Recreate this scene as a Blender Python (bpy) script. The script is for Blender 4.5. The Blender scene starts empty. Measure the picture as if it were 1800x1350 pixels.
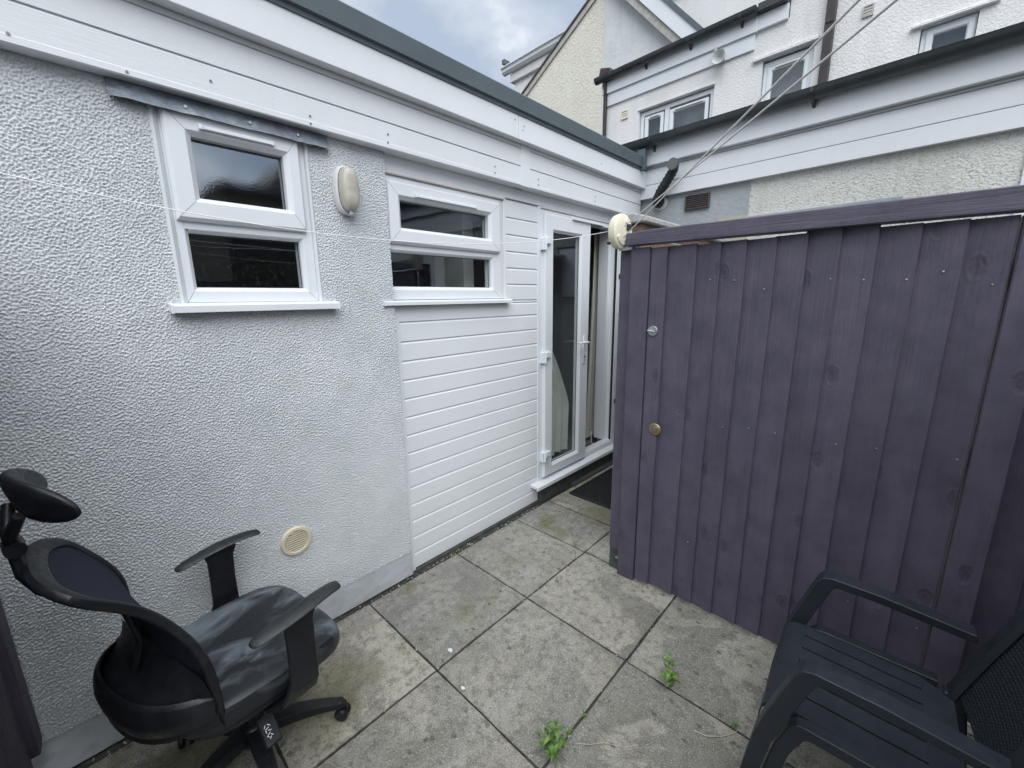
import bpy, bmesh, math, random
import numpy as np
from mathutils import Matrix, Vector, Euler
random.seed(7)
rng = np.random.default_rng(11)
S = bpy.context.scene
COL = S.collection
R = math.radians

# ---------------------------------------------------------------- camera
CAM_LOC = Vector((1.98, 0.0, 1.62))
YAW, PIT, ROL = R(43.2788), R(11.7674), R(0.7255)
fwd = Vector((-math.sin(YAW)*math.cos(PIT), math.cos(YAW)*math.cos(PIT), -math.sin(PIT)))
right = Vector((math.cos(YAW), math.sin(YAW), 0))
down = -right.cross(fwd)
r2 = right*math.cos(ROL) + down*math.sin(ROL)
d2 = -right*math.sin(ROL) + down*math.cos(ROL)
cam_data = bpy.data.cameras.new('camera')
cam_data.sensor_fit = 'HORIZONTAL'; cam_data.sensor_width = 36
cam_data.lens = 36*727.5/1800
cam_data.clip_start = 0.02; cam_data.clip_end = 500
cam = bpy.data.objects.new('camera', cam_data); COL.objects.link(cam)
u2 = -d2; b2 = -fwd
cam.matrix_world = Matrix(((r2.x, u2.x, b2.x, CAM_LOC.x), (r2.y, u2.y, b2.y, CAM_LOC.y), (r2.z, u2.z, b2.z, CAM_LOC.z), (0, 0, 0, 1)))
S.camera = cam

# ---------------------------------------------------------------- world: overcast with broken cloud
SUN_EL, SUN_AZ = R(58), R(200)
W = bpy.data.worlds.new('World'); S.world = W; W.use_nodes = True
nt = W.node_tree; nt.nodes.clear()
def wn(t, **k):
    n = nt.nodes.new(t)
    for a, b in k.items(): setattr(n, a, b)
    return n
out = wn('ShaderNodeOutputWorld')
sky = wn('ShaderNodeTexSky', sky_type='NISHITA', sun_disc=False)
sky.sun_elevation = SUN_EL; sky.sun_rotation = SUN_AZ
bg1 = wn('ShaderNodeBackground'); bg1.inputs[1].default_value = 0.06
nt.links.new(sky.outputs[0], bg1.inputs[0])
tc = wn('ShaderNodeTexCoord')
mp = wn('ShaderNodeMapping'); mp.inputs['Scale'].default_value = (1, 1, 1.9); mp.inputs['Location'].default_value = (0.35, 0.1, 0.2)
nt.links.new(tc.outputs['Generated'], mp.inputs[0])
n1 = wn('ShaderNodeTexNoise'); n1.inputs['Scale'].default_value = 3.4; n1.inputs['Detail'].default_value = 5; n1.inputs['Roughness'].default_value = 0.5
nt.links.new(mp.outputs[0], n1.inputs[0])
cr = wn('ShaderNodeValToRGB')
cr.color_ramp.elements[0].position = 0.38; cr.color_ramp.elements[0].color = (0.56, 0.65, 0.80, 1)
cr.color_ramp.elements[1].position = 0.60; cr.color_ramp.elements[1].color = (1.35, 1.38, 1.40, 1)
e = cr.color_ramp.elements.new(0.5); e.color = (0.78, 0.85, 0.95, 1)
nt.links.new(n1.outputs[0], cr.inputs[0])
bg2 = wn('ShaderNodeBackground'); bg2.inputs[1].default_value = 0.325
nt.links.new(cr.outputs[0], bg2.inputs[0])
mx = wn('ShaderNodeMixShader'); mx.inputs[0].default_value = 0.88
nt.links.new(bg1.outputs[0], mx.inputs[1]); nt.links.new(bg2.outputs[0], mx.inputs[2])
nt.links.new(mx.outputs[0], out.inputs[0])

sun_d = bpy.data.lights.new('sun', 'SUN'); sun_d.energy = 1.5; sun_d.angle = R(75); sun_d.color = (0.965, 0.985, 1.0)
sun = bpy.data.objects.new('sun', sun_d); COL.objects.link(sun)
sdir = Vector((0.40, -0.36, 0.84)).normalized()      # towards the sun
sun.rotation_euler = sdir.to_track_quat('Z', 'Y').to_euler()
sky.sun_elevation = math.asin(sdir.z); sky.sun_rotation = math.atan2(sdir.x, sdir.y)
S.view_settings.view_transform = 'Standard'; S.view_settings.look = 'None'
S.view_settings.gamma = 1; S.view_settings.use_curve_mapping = False
S.view_settings.exposure = 1.5
S.render.engine = 'CYCLES'
S.cycles.max_bounces = 8; S.cycles.diffuse_bounces = 4; S.cycles.glossy_bounces = 4; S.cycles.transparent_max_bounces = 8
S.cycles.use_denoising = True
S.cycles.caustics_reflective = False; S.cycles.caustics_refractive = False

# ---------------------------------------------------------------- materials
class NB:
    def __init__(s, name):
        s.m = bpy.data.materials.new(name); s.m.use_nodes = True
        s.t = s.m.node_tree; s.t.nodes.clear()
        s.o = s.t.nodes.new('ShaderNodeOutputMaterial')
        s.b = s.t.nodes.new('ShaderNodeBsdfPrincipled')
        s.t.links.new(s.b.outputs[0], s.o.inputs[0])
        s._pos = None
    def n(s, typ, **k):
        n = s.t.nodes.new(typ)
        for a, b in k.items(): setattr(n, a, b)
        return n
    def L(s, a, b): s.t.links.new(a, b)
    def put(s, sock, v):
        if isinstance(v, (int, float)): sock.default_value = v
        elif isinstance(v, (tuple, list)): sock.default_value = (*v, 1) if len(v) == 3 and sock.type == 'RGBA' else v
        else: s.L(v, sock)
    def pos(s, scale=(1, 1, 1), rot=(0, 0, 0), rnd=0.0, obj=False):
        if obj: src = s.n('ShaderNodeTexCoord').outputs['Object']
        else: src = s.n('ShaderNodeNewGeometry').outputs['Position']
        if rnd:
            oi = s.n('ShaderNodeObjectInfo')
            mm = s.n('ShaderNodeVectorMath', operation='MULTIPLY_ADD')
            cmb = s.n('ShaderNodeCombineXYZ')
            for i in range(3): s.L(oi.outputs['Random'], cmb.inputs[i])
            s.L(cmb.outputs[0], mm.inputs[0]); mm.inputs[1].default_value = (rnd, rnd*1.7, rnd*2.3); s.L(src, mm.inputs[2]); src = mm.outputs[0]
        mp = s.n('ShaderNodeMapping'); mp.inputs['Scale'].default_value = scale; mp.inputs['Rotation'].default_value = rot
        s.L(src, mp.inputs[0]); return mp.outputs[0]
    def noise(s, v, scale, detail=3, rough=0.5, dist=0.0, col=False):
        n = s.n('ShaderNodeTexNoise'); s.L(v, n.inputs['Vector'])
        n.inputs['Scale'].default_value = scale; n.inputs['Detail'].default_value = detail
        n.inputs['Roughness'].default_value = rough; n.inputs['Distortion'].default_value = dist
        return n.outputs[1 if col else 0]
    def vor(s, v, scale, feature='F1', out='Distance', rand=1.0, dim='3D'):
        n = s.n('ShaderNodeTexVoronoi', feature=feature, voronoi_dimensions=dim); s.L(v, n.inputs['Vector']); n.inputs['Scale'].default_value = scale
        n.inputs['Randomness'].default_value = rand
        return n.outputs[out]
    def ramp(s, f, *st, interp='LINEAR'):
        r = s.n('ShaderNodeValToRGB'); r.color_ramp.interpolation = interp
        els = r.color_ramp.elements
        while len(els) < len(st): els.new(0.5)
        for el, (p, c) in zip(els, st):
            el.position = p; el.color = (c, c, c, 1) if isinstance(c, (int, float)) else (*c, 1)
        s.L(f, r.inputs[0]); return r.outputs[0]
    def mix(s, f, a, b, mode='MIX'):
        n = s.n('ShaderNodeMix', data_type='RGBA', blend_type=mode)
        s.put(n.inputs[0], f); s.put(n.inputs[6], a); s.put(n.inputs[7], b); return n.outputs[2]
    def math(s, op, a, b=0.0):
        n = s.n('ShaderNodeMath', operation=op); s.put(n.inputs[0], a); s.put(n.inputs[1], b); return n.outputs[0]
    def rand(s): return s.n('ShaderNodeObjectInfo').outputs['Random']
    def bump(s, h, strength=0.5, dist=0.01, prev=None):
        n = s.n('ShaderNodeBump'); n.inputs['Strength'].default_value = strength; n.inputs['Distance'].default_value = dist
        s.L(h, n.inputs['Height'])
        if prev is not None: s.L(prev, n.inputs['Normal'])
        return n.outputs[0]
    def fin(s, col, rough=0.5, nrm=None, metal=0.0, spec=0.5):
        s.put(s.b.inputs['Base Color'], col); s.put(s.b.inputs['Roughness'], rough)
        s.b.inputs['Metallic'].default_value = metal; s.b.inputs['Specular IOR Level'].default_value = spec
        if nrm is not None: s.L(nrm, s.b.inputs['Normal'])
        return s.m

def plain(name, col, rough=0.5, var=0.12, vs=9, metal=0.0, spec=0.5, bs=0.0, bscale=200, bd=0.002):
    b = NB(name); v = b.pos()
    n = b.noise(v, vs, 4, 0.6)
    dark = tuple(c*(1-var) for c in col); lite = tuple(min(1, c*(1+var)) for c in col)
    c = b.ramp(n, (0.3, dark), (0.7, lite))
    rr = b.ramp(b.noise(v, vs*3, 3), (0.3, max(0.02, rough-0.1)), (0.7, min(1, rough+0.1)))
    nr = b.bump(b.noise(v, bscale, 3), bs, bd) if bs else None
    return b.fin(c, rr, nr, metal, spec)

M = {}
# roughcast paint on the annexe wall: pale paint, faint algae and grime
b = NB('roughcast_paint'); v = b.pos()
c = b.ramp(b.noise(v, 2.2, 4, 0.6), (0.3, (0.60, 0.635, 0.655)), (0.7, (0.69, 0.715, 0.73)))
alg = b.math('MULTIPLY', b.ramp(b.noise(v, 5.5, 4, 0.6), (0.55, 0), (0.72, 1)), b.ramp(b.noise(b.pos((1, 1, 0.25)), 1.7, 2), (0.5, 0), (0.62, 1)))
c = b.mix(b.math('MULTIPLY', alg, 0.18), c, (0.52, 0.55, 0.40))
c = b.mix(b.ramp(b.noise(v, 150, 2), (0.4, 0.0), (0.75, 0.16)), c, (0.40, 0.42, 0.45))
M['roughcast'] = b.fin(c, 0.75, b.bump(b.noise(v, 260, 3, 0.6), 0.35, 0.003), spec=0.3)

def dash(name, c1, c2, spot, bscale=55, bs=0.9, spotf=0.25, grime=None):
    b = NB(name); v = b.pos()
    c = b.ramp(b.noise(v, 1.4, 5, 0.65), (0.3, c1), (0.7, c2))
    vv = b.vor(v, bscale)
    hh = b.noise(v, bscale*1.3, 3, 0.6, 0.4)
    c = b.mix(b.ramp(hh, (0.30, spotf), (0.48, 0.0)), c, spot)
    if grime:
        g = b.math('MULTIPLY', b.ramp(b.noise(b.pos((2.2, 2.2, 0.35)), 2.4, 5, 0.65), (0.48, 0), (0.75, 1)), 0.55)
        c = b.mix(g, c, grime)
    return b.fin(c, 0.85, b.bump(hh, bs, 0.012, b.bump(vv, 0.3, 0.01)), spec=0.25)
M['cream_dash'] = dash('cream_roughcast', (0.62, 0.60, 0.525), (0.72, 0.70, 0.625), (0.36, 0.335, 0.27), 20, 1.0, 0.45)
M['back_dash'] = dash('pebbledash_paint', (0.60, 0.60, 0.565), (0.68, 0.68, 0.64), (0.24, 0.24, 0.21), 68, 0.6, 0.7, (0.42, 0.415, 0.36))
M['house_dash'] = dash('house_render_paint', (0.69, 0.685, 0.68), (0.77, 0.765, 0.76), (0.55, 0.54, 0.53), 46, 0.35, 0.12, (0.60, 0.565, 0.55))
M['smooth_grey'] = dash('smooth_weathered_render', (0.56, 0.58, 0.60), (0.66, 0.68, 0.70), (0.45, 0.47, 0.50), 12, 0.15, 0.15, (0.44, 0.47, 0.50))
M['patch_grey'] = dash('bare_cement_render', (0.30, 0.33, 0.345), (0.37, 0.40, 0.41), (0.26, 0.28, 0.29), 30, 0.15, 0.15)
M['plinth'] = dash('plinth_paint', (0.44, 0.465, 0.50), (0.53, 0.555, 0.585), (0.36, 0.38, 0.40), 18, 0.12, 0.2, (0.35, 0.37, 0.37))
M['brick'] = plain('brick_clay', (0.165, 0.10, 0.08), 0.9, 0.3, 30, bs=0.5, bscale=120)
M['coping'] = plain('coping_concrete', (0.34, 0.34, 0.33), 0.9, 0.2, 20, bs=0.5, bscale=150)

# white uPVC, smooth; and embossed cladding
def upvc(name, col, emboss=0.0, dirt=0.06):
    b = NB(name); v = b.pos()
    c = b.ramp(b.noise(v, 3, 5, 0.65), (0.25, tuple(x*(1-dirt) for x in col)), (0.7, col))
    st = b.ramp(b.noise(b.pos((1, 1, 0.12)), 18, 4, 0.7), (0.58, 0), (0.85, 0.18))
    c = b.mix(st, c, tuple(x*0.78 for x in col))
    nr = None
    if emboss: nr = b.bump(b.noise(b.pos((1, 0.06, 1)), 220, 4, 0.6), emboss, 0.002)
    return b.fin(c, b.ramp(b.noise(v, 14, 4), (0.3, 0.28), (0.7, 0.46)), nr, spec=0.45)
M['upvc'] = upvc('white_upvc', (0.73, 0.76, 0.79))
M['clad'] = upvc('white_embossed_cladding', (0.73, 0.755, 0.78), 0.35, 0.05)
M['upvc_old'] = upvc('aged_white_upvc', (0.70, 0.69, 0.68), 0.0, 0.12)
M['groove'] = plain('joint_grime', (0.16, 0.165, 0.17), 0.8)
M['roof_grey'] = plain('grey_roof_edge', (0.085, 0.11, 0.125), 0.5, 0.1, 5, bs=0.1)
M['roof_felt'] = plain('roof_felt', (0.07, 0.08, 0.085), 0.9, 0.25, 4, bs=0.4)
M['black_gutter'] = plain('black_gutter_plastic', (0.036, 0.043, 0.046), 0.34, 0.3, 8)
M['flue_black'] = plain('ribbed_flue_plastic', (0.016, 0.019, 0.022), 0.5, 0.3, 30)
M['brown_pipe'] = plain('dark_brown_pipe', (0.035, 0.028, 0.028), 0.5, 0.3, 8)
M['tile_red'] = plain('red_ridge_tile', (0.16, 0.075, 0.065), 0.8, 0.3, 20)
M['slate'] = plain('slate_tile', (0.07, 0.07, 0.075), 0.8, 0.3, 6)
M['wood_board'] = plain('weathered_bargeboard', (0.42, 0.40, 0.37), 0.8, 0.2, 12)
M['cream_plastic'] = plain('cream_plastic', (0.70, 0.66, 0.52), 0.4, 0.06, 8)
M['vent_cream'] = plain('vent_cream_plastic', (0.66, 0.60, 0.46), 0.45, 0.06, 12)
M['brown_vent'] = plain('terracotta_vent', (0.085, 0.07, 0.065), 0.8, 0.3, 40)
M['dark'] = plain('dark_void', (0.012, 0.012, 0.013), 0.8, 0.1)
M['seal'] = plain('black_seal', (0.02, 0.02, 0.022), 0.6, 0.1)
M['zinc'] = plain('zinc_metal', (0.55, 0.57, 0.60), 0.35, 0.1, 40, metal=0.8)
M['brass'] = plain('tarnished_brass', (0.36, 0.28, 0.15), 0.42, 0.2, 60, metal=0.8)
M['chrome'] = plain('white_handle', (0.72, 0.74, 0.76), 0.25, 0.05)
M['step'] = plain('bitumen_step', (0.06, 0.066, 0.066), 0.75, 0.35, 14, bs=0.4, bscale=60)
M['rubber'] = plain('rubber_mat', (0.02, 0.022, 0.022), 0.6, 0.3, 30)
M['curtain'] = plain('cream_curtain', (0.55, 0.53, 0.47), 0.9, 0.06, 6)
M['curtain_pale'] = plain('pale_curtain', (0.74, 0.76, 0.71), 0.9, 0.05, 6)
M['carpet'] = plain('grey_carpet', (0.20, 0.19, 0.18), 0.95, 0.15, 60, bs=0.3)
M['room'] = plain('room_paint', (0.20, 0.21, 0.23), 0.8, 0.05)
M['cord'] = plain('white_cord', (0.78, 0.78, 0.76), 0.6, 0.08, 60)
M['screw'] = plain('screw_steel', (0.22, 0.22, 0.24), 0.4, 0.1, metal=0.6)
M['lens'] = plain('yellowed_frosted_lens', (0.44, 0.42, 0.36), 0.22, 0.14, 22)
M['twig'] = plain('dry_stem', (0.42, 0.38, 0.29), 0.8, 0.15)
# lead flashing
b = NB('lead_sheet'); v = b.pos()
c = b.ramp(b.noise(v, 14, 5, 0.7, 0.6), (0.3, (0.13, 0.15, 0.185)), (0.55, (0.21, 0.24, 0.28)), (0.72, (0.42, 0.44, 0.46)))
M['lead'] = b.fin(c, b.ramp(b.noise(v, 30, 3), (0.3, 0.4), (0.7, 0.65)), b.bump(b.noise(v, 26, 3), 0.35, 0.01), metal=0.3)

# purple fence paint on sawn timber, grain along an axis
def timber(name, col, axis, knots=True):
    b = NB(name)
    sc = {'z': (1, 1, 0.045), 'x': (0.045, 1, 1), 'y': (1, 0.045, 1)}[axis]
    v = b.pos(sc, rnd=3.1); vw = b.pos(rnd=3.1)
    g = b.noise(v, 85, 5, 0.7, 0.35)
    g2 = b.noise(v, 24, 3, 0.55, 0.8)
    blot = b.noise(vw, 7.5, 5, 0.65)
    c = b.ramp(blot, (0.28, tuple(x*0.72 for x in col)), (0.5, col), (0.75, (col[0]*1.3, col[1]*1.26, col[2]*1.18)))
    rv = b.ramp(b.rand(), (0, 0.91), (1, 1.09))
    c = b.mix(1.0, c, rv, 'MULTIPLY')
    c = b.mix(b.ramp(g2, (0.5, 0), (0.74, 0.2)), c, tuple(x*0.6 for x in col))
    c = b.mix(b.ramp(g, (0.58, 0), (0.8, 0.22)), c, (col[0]*1.5, col[1]*1.4, col[2]*1.3))
    sp_ = b.n('ShaderNodeSeparateXYZ'); b.L(b.pos(rnd=5.7), sp_.inputs[0])
    hor = b.math('ADD', sp_.outputs['X'], sp_.outputs['Y']); kh, kv = (1.0, 0.5) if axis == 'z' else (0.5, 1.0)
    cb_ = b.n('ShaderNodeCombineXYZ'); b.L(b.math('MULTIPLY', hor, kh), cb_.inputs[0]); b.L(b.math('MULTIPLY', sp_.outputs['Z'], kv), cb_.inputs[1])
    dk = b.vor(cb_.outputs[0], 3.9, dim='2D')
    ring = b.math('SINE', b.math('MULTIPLY', b.math('ADD', dk, b.math('MULTIPLY', b.noise(vw, 14, 2), 0.06)), 130.0))
    near = b.ramp(dk, (0.05, 1), (0.16, 0))
    core = b.ramp(b.math('ADD', dk, b.math('MULTIPLY', b.math('SUBTRACT', b.noise(vw, 60, 3), 0.5), 0.05)), (0.03, 1), (0.085, 0))
    c = b.mix(b.math('MULTIPLY', core, 0.5), c, tuple(x*0.5 for x in col))
    h = b.math('ADD', b.math('MULTIPLY', g, 0.8), b.math('MULTIPLY', b.math('MULTIPLY', ring, near), 0.09))
    h = b.math('ADD', h, b.math('MULTIPLY', g2, 0.8))
    saw = b.noise(b.pos({'z': (0.12, 0.12, 1), 'x': (1, 0.12, 0.12), 'y': (0.12, 1, 0.12)}[axis], rnd=2.0), 260, 2, 0.5)
    h = b.math('ADD', h, b.math('MULTIPLY', saw, 0.13))
    h = b.math('SUBTRACT', h, b.math('MULTIPLY', core, 0.5))
    return b.fin(c, b.ramp(g, (0.3, 0.5), (0.7, 0.72)), b.bump(h, 0.8, 0.005), spec=0.4)
PUR = (0.081, 0.073, 0.106)
M['purple_z'] = timber('purple_fence_paint', PUR, 'z')
M['purple_x'] = timber('purple_rail_paint', (0.088, 0.079, 0.112), 'x')

# concrete paving: exposed aggregate, lichen spots, darker damp blotches, green film by the wall
b = NB('concrete_paving'); v = b.pos(); vr = b.pos(rnd=6.0)
base = b.ramp(b.noise(vr, 2.0, 4, 0.6), (0.3, (0.225, 0.222, 0.208)), (0.5, (0.285, 0.28, 0.262)), (0.72, (0.36, 0.35, 0.32)))
tone = b.ramp(b.rand(), (0, (0.72, 0.73, 0.73)), (1, (1.20, 1.16, 1.06)))
base = b.mix(1.0, base, tone, 'MULTIPLY')
sx = b.n('ShaderNodeSeparateXYZ'); b.L(b.n('ShaderNodeNewGeometry').outputs['Position'], sx.inputs[0])
xr = b.ramp(b.math('MULTIPLY', sx.outputs['X'], 0.4), (0.40, 0), (0.56, 1))
base = b.mix(b.math('MULTIPLY', xr, 0.6), base, (0.34, 0.325, 0.265))
scour = b.ramp(b.noise(b.pos((1, 0.35, 1), (0, 0, 0.6), rnd=4.0), 9, 5, 0.7), (0.45, 0), (0.62, 0.5), (0.8, 0.1))
base = b.mix(scour, base, (0.40, 0.395, 0.365))
dn = b.noise(vr, 2.4, 6, 0.6, 0.7)
damp = b.math('MULTIPLY', b.ramp(dn, (0.49, 0), (0.515, 1)), b.math('ADD', b.math('MULTIPLY', xr, 0.5), b.ramp(b.rand(), (0.3, 0.08), (0.8, 0.42))))
base = b.mix(damp, base, (0.125, 0.125, 0.12))
mid = b.noise(v, 22, 5, 0.7)
base = b.mix(b.ramp(mid, (0.38, 0.72), (0.52, 0)), base, (0.125, 0.132, 0.12))
vf = b.pos((1, 1, 0))
sp = b.vor(vf, 8.0, dim='2D')
spn = b.math('ADD', sp, b.math('MULTIPLY', b.math('SUBTRACT', b.noise(v, 55, 3), 0.5), 0.25))
lich = b.math('MULTIPLY', b.ramp(spn, (0.05, 1), (0.10, 0)), b.ramp(b.noise(v, 2.3, 3), (0.44, 0), (0.56, 0.85)))
base = b.mix(lich, base, (0.075, 0.077, 0.072))
sp2 = b.math('ADD', b.vor(vf, 21, dim='2D'), b.math('MULTIPLY', b.math('SUBTRACT', b.noise(v, 90, 3), 0.5), 0.35))
base = b.mix(b.math('MULTIPLY', b.ramp(sp2, (0.05, 1), (0.12, 0)), b.ramp(b.noise(v, 3.7, 3), (0.46, 0.0), (0.62, 0.7))), base, (0.095, 0.095, 0.09))
grain = b.noise(v, 230, 3, 0.8)
base = b.mix(b.ramp(grain, (0.34, 0.75), (0.48, 0)), base, (0.10, 0.10, 0.095))
base = b.mix(b.ramp(grain, (0.55, 0), (0.68, 0.85)), base, (0.62, 0.595, 0.565))
mos = b.math('MULTIPLY', b.ramp(b.noise(v, 2.6, 4, 0.65), (0.53, 0), (0.64, 0.9)), b.ramp(b.noise(v, 30, 3), (0.35, 0.35), (0.65, 1)))
wallside = b.ramp(sx.outputs['X'], (0.30, 1), (0.72, 0.15))
base = b.mix(b.math('MULTIPLY', mos, wallside), base, (0.115, 0.125, 0.045))
base = b.mix(1.0, base, (1.0, 0.99, 0.96), 'MULTIPLY')
for (mx_, my_, mr_) in ((0.42, 0.50, 0.26), (0.50, 2.55, 0.22), (0.30, 0.10, 0.25)):      # algae films that stay damp
    vd = b.n('ShaderNodeVectorMath', operation='DISTANCE'); b.L(v, vd.inputs[0]); vd.inputs[1].default_value = (mx_, my_, 0)
    q_ = b.math('ADD', vd.outputs['Value'], b.math('MULTIPLY', b.math('SUBTRACT', b.noise(v, 9, 5, 0.7), 0.5), 0.5))
    base = b.mix(b.math('MULTIPLY', b.ramp(q_, (mr_*0.35, 0.6), (mr_, 0)), b.ramp(b.noise(v, 60, 3), (0.3, 0.5), (0.6, 1))), base, (0.135, 0.135, 0.05))
hgt = b.math('ADD', b.math('MULTIPLY', grain, 1.0), b.math('MULTIPLY', b.noise(v, 90, 3, 0.6), 1.0))
M['slab'] = b.fin(base, 0.9, b.bump(hgt, 0.85, 0.004), spec=0.25)
b = NB('joint_soil'); v = b.pos()
c = b.ramp(b.noise(v, 30, 4, 0.6), (0.35, (0.020, 0.019, 0.016)), (0.6, (0.055, 0.052, 0.042)), (0.75, (0.07, 0.085, 0.03)))
M['soil'] = b.fin(c, 0.95, b.bump(b.noise(v, 200, 3), 0.8, 0.006))
M['leaf'] = plain('weed_leaf', (0.085, 0.165, 0.03), 0.5, 0.3, 40)
M['leaf_pale'] = plain('young_leaf', (0.14, 0.225, 0.05), 0.5, 0.25, 40)
M['stem'] = plain('weed_stem', (0.13, 0.16, 0.06), 0.6, 0.2, 40)

# glass: thin reflective pane over real dark rooms
def glassm(name, tint=(0.95, 0.97, 0.96), f0=0.055, rough=0.0, frost=None):
    b = NB(name); b.t.nodes.remove(b.b)
    tr = b.n('ShaderNodeBsdfTransparent'); tr.inputs[0].default_value = (*tint, 1)
    gl = b.n('ShaderNodeBsdfGlossy'); gl.inputs[0].default_value = (0.84, 0.92, 1, 1); gl.inputs['Roughness'].default_value = rough
    lw = b.n('ShaderNodeLayerWeight'); lw.inputs[0].default_value = 0.5
    fr = b.math('ADD', b.math('MULTIPLY', b.math('POWER', lw.outputs['Facing'], 5.0), 1.0-f0), f0)
    v = b.pos()
    nr = b.bump(b.noise(v, 6, 2), 0.03, 0.01)
    if frost:
        nr = b.bump(b.noise(v, 170, 2, 0.6), frost, 0.002, nr)
    b.L(nr, gl.inputs['Normal'])
    mx = b.n('ShaderNodeMixShader'); b.L(fr, mx.inputs[0]); b.L(tr.outputs[0], mx.inputs[1]); b.L(gl.outputs[0], mx.inputs[2])
    df = b.n('ShaderNodeBsdfDiffuse'); df.inputs[0].default_value = (0.35, 0.37, 0.36, 1)
    m2 = b.n('ShaderNodeMixShader')
    d = b.ramp(b.noise(v, 60, 5, 0.75), (0.52, 0.0), (0.75, 0.05)); b.L(d, m2.inputs[0])
    b.L(mx.outputs[0], m2.inputs[1]); b.L(df.outputs[0], m2.inputs[2]); b.L(m2.outputs[0], b.o.inputs[0])
    return b.m
M['glass'] = glassm('window_glass')
M['glass_frost'] = glassm('obscured_window_glass', (0.30, 0.33, 0.36), 0.34, 0.0, 0.03)

# chair materials
M['chair_black'] = plain('black_chair_plastic', (0.011, 0.012, 0.015), 0.42, 0.35, 22, spec=0.4, bs=0.15, bscale=420, bd=0.001)
M['chair_arm'] = plain('worn_arm_plastic', (0.018, 0.02, 0.022), 0.48, 0.35, 26, spec=0.45, bs=0.2, bscale=420, bd=0.001)
b = NB('chair_mesh_fabric'); v = b.pos()
w = b.noise(v, 700, 1)
M['mesh'] = b.fin(b.mix(w, (0.012, 0.013, 0.024), (0.026, 0.028, 0.046)), 0.85, b.bump(w, 0.5, 0.001), spec=0.2)
b = NB('chair_seat_leatherette'); v = b.pos(obj=True)
sm = b.noise(b.pos((1.0, 0.55, 1), (0, 0, 0.5), obj=True), 8.0, 4, 0.55, 0.9)
dust = b.ramp(sm, (0.47, 0), (0.56, 0.30), (0.68, 0.9))
c = b.mix(dust, (0.016, 0.018, 0.022), (0.16, 0.19, 0.215))
c = b.mix(b.ramp(b.noise(v, 120, 2), (0.7, 0), (0.8, 0.25)), c, (0.3, 0.3, 0.3))
M['seat'] = b.fin(c, b.ramp(sm, (0.45, 0.42), (0.7, 0.6)), b.bump(b.noise(v, 300, 2), 0.12, 0.001, b.bump(sm, 0.25, 0.02)), spec=0.45)
M['resin'] = plain('anthracite_resin', (0.019, 0.0245, 0.032), 0.48, 0.18, 9, spec=0.4, bs=0.18, bscale=500, bd=0.001)
b = NB('woven_resin'); v = b.pos((1, 1, 1), obj=True)
br = b.n('ShaderNodeTexWave', wave_type='BANDS', bands_direction='DIAGONAL'); b.L(b.pos((1, 0.2, 1), obj=True), br.inputs['Vector']); br.inputs['Scale'].default_value = 55; br.inputs['Distortion'].default_value = 3; br.inputs['Detail'].default_value = 1
b2_ = b.n('ShaderNodeTexWave', wave_type='BANDS', bands_direction='Z'); b.L(b.pos(obj=True), b2_.inputs['Vector']); b2_.inputs['Scale'].default_value = 28
h = b.math('MULTIPLY', br.outputs[1], b2_.outputs[1])
M['weave'] = b.fin(b.mix(h, (0.013, 0.017, 0.022), (0.033, 0.041, 0.050)), 0.55, b.bump(h, 0.8, 0.004))

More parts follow.
